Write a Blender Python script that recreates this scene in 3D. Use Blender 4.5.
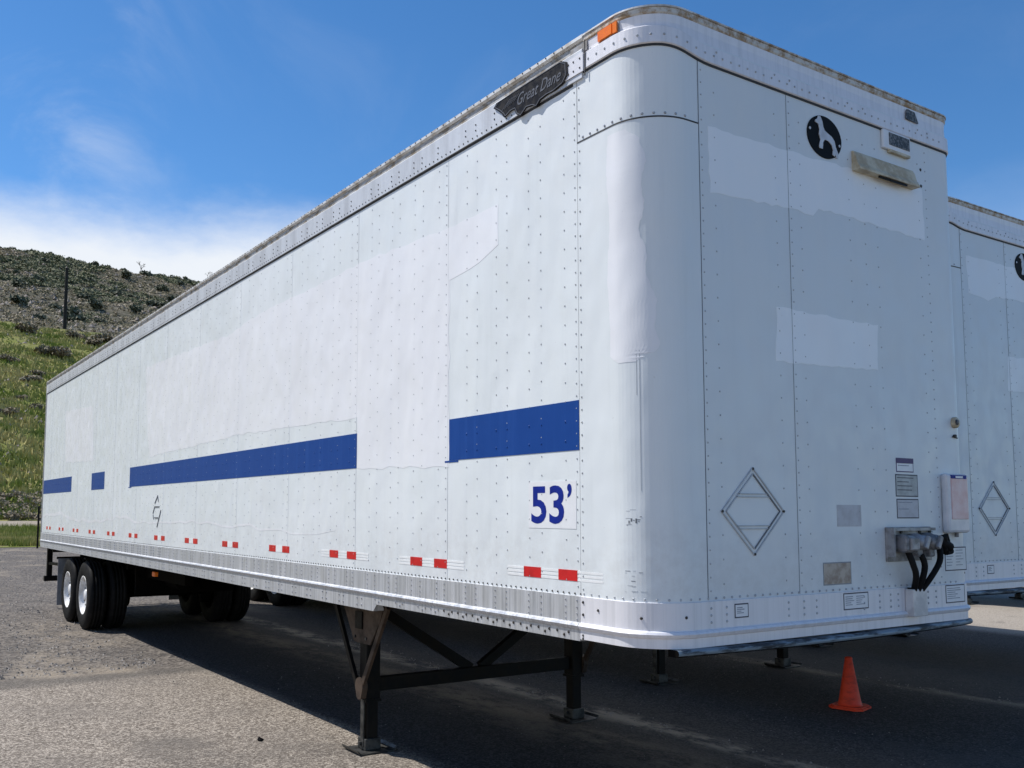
import bpy, bmesh, math, random
from mathutils import Vector, Matrix
for o in list(bpy.data.objects): bpy.data.objects.remove(o)
S = bpy.context.scene
COL = S.collection
PI = math.pi
rnd = random.Random(7)

# ------------------------------------------------------------------ camera
CAM = Vector((-3.0524, -3.0949, 1.6526))
R2 = Vector((0.83962692, -0.54315741, 0.00257989))
U2 = Vector((-0.04992967, -0.07245121, 0.9961214))
FW = Vector((0.54086381, 0.83649916, 0.08795166))
cd = bpy.data.cameras.new('camera')
co = bpy.data.objects.new('camera', cd); COL.objects.link(co)
M = Matrix((R2, U2, -FW)).transposed().to_4x4(); M.translation = CAM
co.matrix_world = M
cd.sensor_width = 36; cd.lens = 938.74 / 1024 * 36
cd.shift_x = 52.577 / 1024; cd.shift_y = 44.565 / 1024
cd.clip_start = 0.05; cd.clip_end = 8000
S.camera = co

# ------------------------------------------------------------------ sun, sky, exposure
SUNDIR = Vector((0.425, -0.50, -1.0)).normalized()          # the way the light travels
ELEV = math.asin(-SUNDIR.z)
AZ = math.atan2(-SUNDIR.x, -SUNDIR.y)                        # from +Y, clockwise
sd = bpy.data.lights.new('sun', 'SUN'); sd.energy = 4.9; sd.angle = math.radians(0.53); sd.color = (1, 0.965, 0.91)
so = bpy.data.objects.new('sun', sd); COL.objects.link(so)
so.rotation_euler = SUNDIR.to_track_quat('-Z', 'Y').to_euler()
W = bpy.data.worlds.new('World'); S.world = W; W.use_nodes = True
nt = W.node_tree; N = nt.nodes; Lk = nt.links
for n in list(N): N.remove(n)
wo = N.new('ShaderNodeOutputWorld'); bg = N.new('ShaderNodeBackground'); sky = N.new('ShaderNodeTexSky')
sky.sky_type = 'NISHITA'; sky.sun_disc = False; sky.sun_elevation = ELEV; sky.sun_rotation = AZ
sky.altitude = 1800; sky.air_density = 1.0; sky.dust_density = 0.3; sky.ozone_density = 2.2
bg.inputs[1].default_value = 0.125
tc = N.new('ShaderNodeTexCoord'); sep = N.new('ShaderNodeSeparateXYZ'); Lk.new(tc.outputs['Generated'], sep.inputs[0])
def wmath(op, a, b=None, c=None):
    m = N.new('ShaderNodeMath'); m.operation = op
    for i, v in enumerate((a, b, c)):
        if v is None: continue
        if isinstance(v, (int, float)): m.inputs[i].default_value = v
        else: Lk.new(v, m.inputs[i])
    return m.outputs[0]
def wrange(v, a, b, c=0.0, d=1.0):
    m = N.new('ShaderNodeMapRange'); m.interpolation_type = 'SMOOTHSTEP'
    Lk.new(v, m.inputs[0])
    for i, q in enumerate((a, b, c, d)): m.inputs[i + 1].default_value = q
    return m.outputs[0]
def wnoise(scale, detail, rough, mp=(1, 1, 1), off=(0, 0, 0), dist=0.0):
    mm = N.new('ShaderNodeMapping'); mm.inputs['Scale'].default_value = mp; mm.inputs['Location'].default_value = off
    Lk.new(tc.outputs['Generated'], mm.inputs[0])
    n = N.new('ShaderNodeTexNoise'); n.inputs['Scale'].default_value = scale; n.inputs['Detail'].default_value = detail
    n.inputs['Roughness'].default_value = rough; n.inputs['Distortion'].default_value = dist
    Lk.new(mm.outputs[0], n.inputs['Vector']); return n.outputs[0]
zz = sep.outputs['Z']
# a bank of cloud low over the hills, its upper edge ragged
edge = wmath('ADD', zz, wmath('MULTIPLY', wmath('SUBTRACT', wnoise(3.2, 8, 0.6, (1, 1, 2.2)), 0.5), -0.13))
bank = wrange(edge, 0.325, 0.245)
bank = wmath('MULTIPLY', bank, wrange(wnoise(5, 6, 0.6, (1, 1, 3), (3, 1, 0)), 0.22, 0.5, 0.75, 1))
vt = N.new('ShaderNodeVectorMath'); vt.operation = 'DOT_PRODUCT'; Lk.new(tc.outputs['Generated'], vt.inputs[0]); vt.inputs[1].default_value = (0.84, -0.543, 0)
az = vt.outputs['Value']
bank = wmath('MULTIPLY', bank, wrange(az, 0.22, -0.12, 0.12, 1))
# high thin cirrus wisps
wis = wmath('MULTIPLY', wrange(wnoise(2.3, 9, 0.60, (1.6, 1.0, 2.2), (1.3, 2.2, 0.4), 0.8), 0.46, 0.76, 0, 0.55), wrange(az, -0.24, -0.40, 0.10, 1.0))
cl = wmath('MINIMUM', wmath('ADD', bank, wis), 0.97)
mix = N.new('ShaderNodeMix'); mix.data_type = 'RGBA'
Lk.new(cl, mix.inputs[0])
hs = N.new('ShaderNodeHueSaturation'); hs.inputs['Saturation'].default_value = 1.26; hs.inputs['Value'].default_value = 1.20
Lk.new(sky.outputs[0], hs.inputs['Color'])
Lk.new(hs.outputs[0], mix.inputs[6]); mix.inputs[7].default_value = (6.7, 7.0, 7.4, 1)
Lk.new(mix.outputs[2], bg.inputs[0]); Lk.new(bg.outputs[0], wo.inputs[0])
S.view_settings.view_transform = 'Standard'; S.view_settings.look = 'None'
S.view_settings.exposure = 0.07; S.view_settings.gamma = 1.0; S.view_settings.use_curve_mapping = False

# ------------------------------------------------------------------ materials
MATS = {}
class NB:
    def __init__(s, name):
        m = bpy.data.materials.new(name); m.use_nodes = True; s.m = m; s.t = m.node_tree
        s.p = s.t.nodes['Principled BSDF']; s.tc = s.t.nodes.new('ShaderNodeTexCoord'); MATS[name] = m
        s.geo = None
    def lk(s, a, b): s.t.links.new(a, b)
    def noise(s, scale, detail=4, rough=0.55, mp=(1, 1, 1), off=(0, 0, 0), dist=0.0):
        mm = s.t.nodes.new('ShaderNodeMapping'); mm.inputs['Scale'].default_value = mp; mm.inputs['Location'].default_value = off
        s.lk(s.tc.outputs['Object'], mm.inputs[0])
        n = s.t.nodes.new('ShaderNodeTexNoise'); n.inputs['Scale'].default_value = scale
        n.inputs['Detail'].default_value = detail; n.inputs['Roughness'].default_value = rough; n.inputs['Distortion'].default_value = dist
        s.lk(mm.outputs[0], n.inputs['Vector']); return n.outputs[0]
    def voro(s, scale, mp=(1, 1, 1), feature='F1', out='Distance'):
        mm = s.t.nodes.new('ShaderNodeMapping'); mm.inputs['Scale'].default_value = mp
        s.lk(s.tc.outputs['Object'], mm.inputs[0])
        n = s.t.nodes.new('ShaderNodeTexVoronoi'); n.feature = feature; n.inputs['Scale'].default_value = scale
        s.lk(mm.outputs[0], n.inputs['Vector']); return n.outputs[out]
    def math(s, op, a, b=None, clamp=False):
        m = s.t.nodes.new('ShaderNodeMath'); m.operation = op; m.use_clamp = clamp
        for i, v in enumerate((a, b)):
            if v is None: continue
            if isinstance(v, (int, float)): m.inputs[i].default_value = v
            else: s.lk(v, m.inputs[i])
        return m.outputs[0]
    def rng(s, v, a, b, c=0.0, d=1.0):
        m = s.t.nodes.new('ShaderNodeMapRange'); m.interpolation_type = 'SMOOTHSTEP'; s.lk(v, m.inputs[0])
        for i, q in enumerate((a, b, c, d)): m.inputs[i + 1].default_value = q
        return m.outputs[0]
    def mix(s, f, a, b, mode='MIX'):
        m = s.t.nodes.new('ShaderNodeMix'); m.data_type = 'RGBA'; m.blend_type = mode
        if isinstance(f, (int, float)): m.inputs[0].default_value = f
        else: s.lk(f, m.inputs[0])
        for i, v in ((6, a), (7, b)):
            if isinstance(v, tuple): m.inputs[i].default_value = (v[0], v[1], v[2], 1)
            else: s.lk(v, m.inputs[i])
        return m.outputs[2]
    def xyz(s):
        q = s.t.nodes.new('ShaderNodeSeparateXYZ'); s.lk(s.tc.outputs['Object'], q.inputs[0]); return q.outputs
    def bump(s, h, dist=0.01, strength=1.0, prev=None):
        b = s.t.nodes.new('ShaderNodeBump'); b.inputs['Distance'].default_value = dist; b.inputs['Strength'].default_value = strength
        s.lk(h, b.inputs['Height'])
        if prev is not None: s.lk(prev, b.inputs['Normal'])
        return b.outputs[0]
    def fin(s, col=None, rough=0.5, metal=0.0, nrm=None, spec=None):
        if isinstance(col, tuple): s.p.inputs['Base Color'].default_value = (col[0], col[1], col[2], 1)
        elif col is not None: s.lk(col, s.p.inputs['Base Color'])
        if isinstance(rough, (int, float)): s.p.inputs['Roughness'].default_value = rough
        else: s.lk(rough, s.p.inputs['Roughness'])
        s.p.inputs['Metallic'].default_value = metal
        if nrm is not None: s.lk(nrm, s.p.inputs['Normal'])
        if spec is not None: s.p.inputs['Specular IOR Level'].default_value = spec
        return s.m

def worn(name, c1, c2, scale=6, rough=(0.4, 0.65), metal=0.0, bump=0.0015, mp=(1, 1, 1), lo=0.4, hi=0.65):
    b = NB(name); n = b.noise(scale, 8, 0.62, mp)
    return b.fin(b.mix(b.rng(n, lo, hi), c1, c2), b.rng(n, 0.3, 0.7, rough[0], rough[1]), metal,
                 b.bump(b.noise(scale * 5, 4), bump, 0.6) if bump else None)

# the white paint of the trailer skins: chalky, streaked down by rain, slightly wavy sheet
def wallmat(name, base, streak, chalk=(0.80, 0.82, 0.84)):
    b = NB(name)
    st = b.rng(b.noise(3.0, 6, 0.6, (5, 5, 0.22)), 0.48, 0.78)
    big = b.rng(b.noise(0.9, 4, 0.5), 0.42, 0.66)
    c = b.mix(b.math('MULTIPLY', st, 0.32), base, streak)
    c = b.mix(b.math('MULTIPLY', big, 0.35), c, chalk)
    x = b.xyz()
    low = b.rng(b.math('ADD', x[2], b.math('MULTIPLY', b.noise(2.2, 5, 0.6, (1, 1, 0.1)), 0.5)), 1.95, 1.62)
    c = b.mix(b.math('MULTIPLY', low, b.rng(b.noise(14, 6, 0.7), 0.3, 0.75, 0.0, 0.35)), c, (0.52, 0.51, 0.49))
    sp = b.rng(b.noise(55, 3, 0.6), 0.70, 0.76)
    c = b.mix(b.math('MULTIPLY', sp, 0.25), c, (0.42, 0.39, 0.35))
    n1 = b.bump(b.noise(1.6, 3, 0.5, (1, 1, 0.55)), 0.06, 0.6)
    n2 = b.bump(b.noise(5.5, 3, 0.5, (1, 1, 0.7)), 0.004, 0.5, n1)
    n3 = b.bump(b.noise(260, 2), 0.0003, 0.5, n2)
    return b.fin(c, b.rng(b.noise(7, 5), 0.35, 0.7, 0.30, 0.48), 0.0, n3)
wallmat('white_paint', (0.735, 0.775, 0.79), (0.60, 0.64, 0.65))
wallmat('front_paint', (0.71, 0.745, 0.76), (0.63, 0.67, 0.69), (0.755, 0.785, 0.80))
wallmat('repaint_side', (0.80, 0.81, 0.84), (0.74, 0.755, 0.78), (0.83, 0.845, 0.865))
wallmat('repaint_front', (0.88, 0.90, 0.92), (0.84, 0.86, 0.88), (0.90, 0.915, 0.935))
wallmat('blue_film', (0.018, 0.060, 0.30), (0.03, 0.085, 0.36), (0.022, 0.07, 0.33))
MATS['blue_film'].node_tree.nodes['Principled BSDF'].inputs['Base Color']
def simplepaint(name, col, rough=0.45, metal=0.0, var=0.25, sc=14):
    b = NB(name); d = tuple(v * (1 - var) for v in col)
    return b.fin(b.mix(b.rng(b.noise(sc, 6, 0.6), 0.35, 0.7), col, d), rough, metal)
# blue film needs its own lighter-weight material: no white chalk
b = NB('blue_film'); st = b.rng(b.noise(3.0, 6, 0.6, (6, 6, 0.25)), 0.45, 0.8)
b.fin(b.mix(b.math('MULTIPLY', st, 0.5), (0.005, 0.052, 0.25), (0.018, 0.085, 0.34)), 0.42, 0.0, b.bump(b.noise(1.6, 3), 0.02, 0.5), 0.22)
# mill-finish aluminium, streaked vertically by weather
b = NB('aluminium'); fl = b.rng(b.noise(30, 3, 0.7, (2.4, 2.4, 0.012)), 0.46, 0.58)
s1 = b.rng(b.noise(9, 6, 0.65, (4, 4, 0.05)), 0.35, 0.72); s2 = b.rng(b.noise(3, 5, 0.6), 0.35, 0.7)
c = b.mix(b.math('MULTIPLY', s1, 0.6), (0.62, 0.63, 0.65), (0.40, 0.41, 0.42))
c = b.mix(b.math('MULTIPLY', s2, 0.35), c, (0.64, 0.64, 0.65))
c = b.mix(b.rng(b.noise(30, 6, 0.7), 0.60, 0.75, 0, 0.35), c, (0.36, 0.34, 0.31))
c = b.mix(b.math('MULTIPLY', fl, 0.45), c, (0.33, 0.34, 0.36))
b.fin(c, b.rng(b.noise(20, 4, 0.6, (1, 1, 0.2)), 0.3, 0.7, 0.38, 0.62), 0.5, b.bump(b.noise(40, 4, 0.6, (1, 1, 0.1)), 0.001, 0.5))
b = NB('top_aluminium')
c = b.mix(b.rng(b.noise(4, 6, 0.6, (2, 2, 0.3)), 0.35, 0.7), (0.66, 0.68, 0.71), (0.52, 0.53, 0.55))
b.fin(b.mix(b.rng(b.noise(22, 6, 0.7), 0.58, 0.75, 0, 0.3), c, (0.38, 0.35, 0.31)), 0.5, 0.35, b.bump(b.noise(40, 4), 0.0008, 0.5))
b = NB('painted_rail')
s1 = b.rng(b.noise(9, 6, 0.65, (4, 4, 0.05)), 0.4, 0.75)
c = b.mix(b.math('MULTIPLY', s1, 0.5), (0.78, 0.77, 0.80), (0.56, 0.56, 0.58))
b.fin(c, 0.45, 0.15, b.bump(b.noise(60, 3), 0.0006, 0.5))
b = NB('top_recess')        # dirty aluminium above the rivet band, brown lichen and grime
s1 = b.rng(b.noise(7, 7, 0.7, (1, 1, 2.5)), 0.42, 0.62)
b.fin(b.mix(s1, (0.46, 0.46, 0.46), (0.22, 0.17, 0.11)), 0.6, 0.3, b.bump(b.noise(50, 4), 0.0015, 0.6))
b = NB('roof_lip')
x = b.xyz()
s1 = b.rng(b.noise(11, 7, 0.75), 0.42, 0.60)
b.fin(b.mix(s1, (0.60, 0.58, 0.54), (0.33, 0.22, 0.12)), 0.6, 0.2, b.bump(b.noise(60, 4), 0.002, 0.7))
worn('side_lip', (0.74, 0.74, 0.73), (0.42, 0.38, 0.33), 9, (0.45, 0.6), 0.3)
simplepaint('seam_and_shade', (0.035, 0.036, 0.04), 0.7)
simplepaint('seam_grey', (0.30, 0.32, 0.34), 0.6); simplepaint('seam_mid', (0.16, 0.17, 0.19), 0.6); simplepaint('frame_pale', (0.50, 0.53, 0.56), 0.5); simplepaint('seam_pale', (0.52, 0.55, 0.57), 0.6); simplepaint('rivet_pale', (0.54, 0.57, 0.58), 0.45, 0.1)
simplepaint('rivet_grey', (0.48, 0.50, 0.52), 0.45, 0.3)
simplepaint('rivet_metal', (0.50, 0.50, 0.51), 0.35, 0.7)
simplepaint('rivet_dark', (0.04, 0.035, 0.03), 0.6)
simplepaint('red_tape', (0.62, 0.012, 0.015), 0.35)
simplepaint('silver_tape', (0.84, 0.85, 0.85), 0.35, 0.0, 0.08)
simplepaint('decal_white', (0.79, 0.80, 0.82), 0.4, 0, 0.06)
simplepaint('decal_blue', (0.005, 0.022, 0.26), 0.5); MATS['decal_blue'].node_tree.nodes['Principled BSDF'].inputs['Specular IOR Level'].default_value = 0.2
simplepaint('label_ink', (0.05, 0.055, 0.08), 0.6)
simplepaint('label_faint', (0.33, 0.35, 0.40), 0.6)
simplepaint('label_purple', (0.06, 0.03, 0.14), 0.5)
simplepaint('label_grey', (0.45, 0.47, 0.47), 0.5, 0.2, 0.35)
worn('plate_tan', (0.50, 0.43, 0.36), (0.36, 0.28, 0.22), 18, (0.5, 0.7), 0.2)
worn('plate_pale', (0.55, 0.55, 0.57), (0.50, 0.49, 0.50), 18, (0.5, 0.7), 0.0)
worn('black_steel', (0.004, 0.004, 0.0045), (0.012, 0.010, 0.008), 9, (0.42, 0.7), 0.0)
worn('brown_steel', (0.080, 0.056, 0.042), (0.032, 0.023, 0.018), 5, (0.5, 0.75), 0.1)
worn('underbody', (0.003, 0.003, 0.003), (0.008, 0.0065, 0.0055), 4, (0.7, 0.9), 0.0)
worn('foot_steel', (0.07, 0.07, 0.066), (0.015, 0.015, 0.015), 12, (0.35, 0.6), 0.3)
worn('worn_lip', (0.20, 0.26, 0.31), (0.03, 0.033, 0.038), 7, (0.4, 0.65), 0.2, 0.001, (0.7, 1, 4), 0.46, 0.60)
worn('rubber', (0.007, 0.007, 0.0075), (0.018, 0.017, 0.016), 7, (0.6, 0.85))
worn('rubber_flap', (0.26, 0.26, 0.27), (0.18, 0.18, 0.18), 5, (0.6, 0.8))
worn('white_rim', (0.78, 0.78, 0.78), (0.55, 0.53, 0.50), 9, (0.35, 0.5), 0.0)
worn('cast_grey', (0.27, 0.27, 0.28), (0.12, 0.12, 0.12), 16, (0.4, 0.6), 0.4)
worn('plate_grey', (0.36, 0.36, 0.37), (0.22, 0.21, 0.20), 14, (0.45, 0.65), 0.4)
worn('bright_metal', (0.66, 0.66, 0.67), (0.50, 0.50, 0.51), 10, (0.3, 0.5), 0.2)
worn('cream_plastic', (0.60, 0.53, 0.38), (0.42, 0.34, 0.22), 12, (0.4, 0.6))
worn('amber_lens', (0.95, 0.22, 0.008), (0.80, 0.14, 0.008), 10, (0.2, 0.35))
worn('dark_grille', (0.03, 0.035, 0.04), (0.16, 0.17, 0.18), 60, (0.5, 0.7), 0.0, 0.001, (1, 1, 1), 0.48, 0.55)
worn('badge_black', (0.010, 0.009, 0.010), (0.03, 0.028, 0.028), 30, (0.4, 0.6))
simplepaint('badge_line', (0.16, 0.16, 0.17), 0.45, 0.4)
simplepaint('emblem_black', (0.004, 0.004, 0.005), 0.6)
for q in ('emblem_black', 'badge_black'): MATS[q].node_tree.nodes['Principled BSDF'].inputs['Specular IOR Level'].default_value = 0.12
simplepaint('emblem_silver', (0.62, 0.64, 0.68), 0.5, 0.1)
b = NB('clear_plastic'); n = b.noise(6, 4)
b.fin(b.mix(b.rng(n, 0.35, 0.65), (0.58, 0.60, 0.64), (0.74, 0.73, 0.75)), 0.25)
b = NB('box_paper'); n = b.noise(9, 4)
b.fin(b.mix(b.rng(n, 0.35, 0.65), (0.66, 0.40, 0.40), (0.74, 0.56, 0.57)), 0.3)
worn('cone_orange', (0.80, 0.055, 0.012), (0.42, 0.035, 0.018), 9, (0.45, 0.7), 0, 0.001, (1, 1, 2.2), 0.45, 0.75)
worn('pole_wood', (0.010, 0.009, 0.008), (0.02, 0.017, 0.014), 3, (0.7, 0.9))
worn('bark', (0.10, 0.08, 0.065), (0.16, 0.14, 0.12), 3, (0.8, 0.95))
worn('boulder', (0.32, 0.27, 0.23), (0.20, 0.17, 0.15), 1.5, (0.8, 0.95), 0, 0.05)
worn('stone', (0.30, 0.27, 0.24), (0.16, 0.145, 0.13), 3, (0.8, 0.95), 0, 0.0)
def leaf(name, a, bb, sc):
    b = NB(name); n = b.noise(sc, 3, 0.6)
    b.fin(b.mix(b.rng(n, 0.35, 0.65), a, bb), 0.75, 0, None, 0.2)
leaf('juniper', (0.085, 0.10, 0.06), (0.17, 0.17, 0.115), 0.5)
leaf('scrub_leaf', (0.17, 0.15, 0.08), (0.28, 0.23, 0.14), 0.06)
leaf('scrub_pale', (0.36, 0.30, 0.21), (0.46, 0.39, 0.29), 0.1)
leaf('scrub_dark', (0.11, 0.12, 0.055), (0.18, 0.18, 0.10), 0.1)
leaf('sage_leaf', (0.17, 0.155, 0.10), (0.27, 0.22, 0.15), 0.5)
leaf('grass_blade', (0.22, 0.26, 0.045), (0.48, 0.41, 0.17), 0.22)
leaf('dry_brush', (0.20, 0.165, 0.11), (0.30, 0.25, 0.17), 0.6)

# asphalt lot: old bleached asphalt on the left, ravelled gravelly part farther off, newer lanes under the trailers, their shade painted into the colour
b = NB('asphalt'); X = b.xyz()
wob = b.math('MULTIPLY', b.math('SUBTRACT', b.noise(0.8, 5, 0.6), 0.5), 1.1)
wob2 = b.math('MULTIPLY', b.math('SUBTRACT', b.noise(1.4, 5, 0.6, (1, 0.3, 1)), 0.5), 0.35)
vc = b.voro(70, out='Color'); sp = b.t.nodes.new('ShaderNodeSeparateColor'); b.lk(vc, sp.inputs[0])
grain = b.rng(sp.outputs[0], 0.0, 1.0)
fine = b.rng(b.noise(160, 3, 0.7), 0.3, 0.7)
old = b.mix(b.math('MULTIPLY', grain, b.rng(b.noise(95, 2, 0.5), 0.38, 0.62, 0.35, 1.0)), (0.10, 0.082, 0.066), (0.40, 0.345, 0.285))
old = b.mix(b.rng(b.math('MULTIPLY', grain, fine), 0.40, 0.85, 0, 0.9), old, (0.60, 0.54, 0.46))
old = b.mix(b.rng(b.noise(0.9, 6, 0.6), 0.42, 0.68, 0, 0.4), old, (0.14, 0.122, 0.105))
# ravelled part, y > 7.7
vg = b.voro(26, out='Color'); sg = b.t.nodes.new('ShaderNodeSeparateColor'); b.lk(vg, sg.inputs[0])
grv = b.mix(b.rng(sg.outputs[1], 0.1, 0.9), (0.065, 0.056, 0.05), (0.20, 0.175, 0.15))
grv = b.mix(b.rng(b.noise(0.45, 7, 0.65, (1, 0.6, 1), (4, 2, 0)), 0.50, 0.66, 0, 0.75), grv, (0.30, 0.25, 0.19))
grv = b.mix(b.rng(b.noise(2.2, 7, 0.7), 0.50, 0.68, 0, 0.6), grv, (0.06, 0.055, 0.052))
yy = b.math('ADD', X[1], wob)
far = b.rng(yy, 7.6, 8.3)
c = b.mix(far, old, grv)
seam = b.math('MULTIPLY', b.rng(yy, 7.3, 7.75), b.rng(yy, 8.2, 7.8))
c = b.mix(b.math('MULTIPLY', seam, 0.55), c, (0.05, 0.047, 0.044))
# newer lanes, darkened from the trailer's shadow edge on as painted shade
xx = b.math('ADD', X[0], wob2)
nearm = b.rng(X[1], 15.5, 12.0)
newa_shade = b.mix(grain, (0.020, 0.020, 0.022), (0.060, 0.059, 0.060))
newa_shade = b.mix(b.rng(b.math('MULTIPLY', grain, fine), 0.5, 0.95, 0, 0.7), newa_shade, (0.17, 0.165, 0.16))
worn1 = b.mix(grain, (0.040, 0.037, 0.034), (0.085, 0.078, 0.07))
c = b.mix(b.math('MULTIPLY', nearm, b.rng(xx, 0.42, 0.62, 0, 0.95)), c, newa_shade)
lane = b.math('MULTIPLY', b.rng(xx, 3.25, 3.4), b.rng(xx, 6.15, 6.05))
midl = b.math('MULTIPLY', b.rng(xx, 1.7, 2.3), b.rng(xx, 3.35, 3.1))
c = b.mix(b.math('MULTIPLY', nearm, b.math('MULTIPLY', midl, 0.8)), c, worn1)
c = b.mix(b.math('MULTIPLY', nearm, b.math('MULTIPLY', b.rng(xx, 6.1, 6.2), b.rng(xx, 10.2, 9))), c, worn1)
c = b.mix(b.rng(xx, 11.2, 11.9), c, b.mix(grain, (0.24, 0.21, 0.18), (0.36, 0.32, 0.27)))
# dusty ridges along the paving joints
def streak(xc, w, amt, k):
    d = b.math('ABSOLUTE', b.math('SUBTRACT', xx, xc))
    return b.math('MULTIPLY', nearm, b.math('MULTIPLY', b.rng(d, w, 0.0), b.rng(b.noise(k, 9, 0.75, (1, 0.45, 1)), 0.42, 0.58, 0.0, amt)))
c = b.mix(streak(2.72, 0.26, 0.95, 3.6), c, (0.34, 0.29, 0.22))
c = b.mix(streak(2.0, 0.6, 0.5, 2.9), c, (0.26, 0.22, 0.17))
c = b.mix(streak(6.25, 0.22, 0.9, 1.7), c, (0.24, 0.21, 0.16))
c = b.mix(b.rng(b.noise(1.5, 6, 0.7, (1, 1, 1), (9, 3, 0)), 0.60, 0.70, 0, 0.35), c, (0.04, 0.038, 0.036))
st_ = b.math('MULTIPLY', b.rng(b.noise(0.55, 4, 0.5, (1, 0.6, 1), (2, 8, 0)), 0.56, 0.66), b.rng(b.noise(4, 6, 0.7), 0.3, 0.6))
c = b.mix(b.math('MULTIPLY', st_, 0.5), c, (0.085, 0.075, 0.066))
n1 = b.bump(b.voro(70), 0.006, 0.7)
n2 = b.bump(b.noise(25, 6, 0.7), 0.012, 0.5, n1)
n3 = b.bump(b.math('MULTIPLY', b.voro(26), far), 0.02, 0.7, n2)
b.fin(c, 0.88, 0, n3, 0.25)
# hillside
def hillmat(name, cols, sc):
    b = NB(name)
    c = b.mix(b.rng(b.noise(sc, 8, 0.62), 0.40, 0.60), cols[0], cols[1])
    c = b.mix(b.rng(b.noise(sc * 3.1, 8, 0.7, (1, 1, 1), (5, 1, 2)), 0.47, 0.62, 0, 0.8), c, cols[2])
    c = b.mix(b.rng(b.noise(sc * 9, 6, 0.7, (1, 1, 1), (1, 7, 2)), 0.52, 0.66, 0, 0.8), c, cols[3])
    b.fin(c, 0.95, 0, b.bump(b.noise(sc * 12, 6, 0.7), 0.35, 0.7), 0.1); return b
hillmat('green_slope', [(0.19, 0.205, 0.05), (0.14, 0.165, 0.04), (0.27, 0.235, 0.10), (0.35, 0.29, 0.17)], 0.10)
hillmat('rocky_slope', [(0.095, 0.09, 0.062), (0.13, 0.115, 0.085), (0.08, 0.082, 0.055), (0.22, 0.19, 0.15)], 0.06)
hillmat('dirt', [(0.36, 0.31, 0.24), (0.44, 0.38, 0.30), (0.30, 0.26, 0.20), (0.40, 0.35, 0.28)], 0.5)
hillmat('plain_ground', [(0.14, 0.15, 0.06), (0.19, 0.17, 0.09), (0.11, 0.12, 0.05), (0.24, 0.21, 0.13)], 0.05)

for q, v in (('rubber', 0.12), ('underbody', 0.05), ('black_steel', 0.15), ('brown_steel', 0.25)): MATS[q].node_tree.nodes['Principled BSDF'].inputs['Specular IOR Level'].default_value = v
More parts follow.
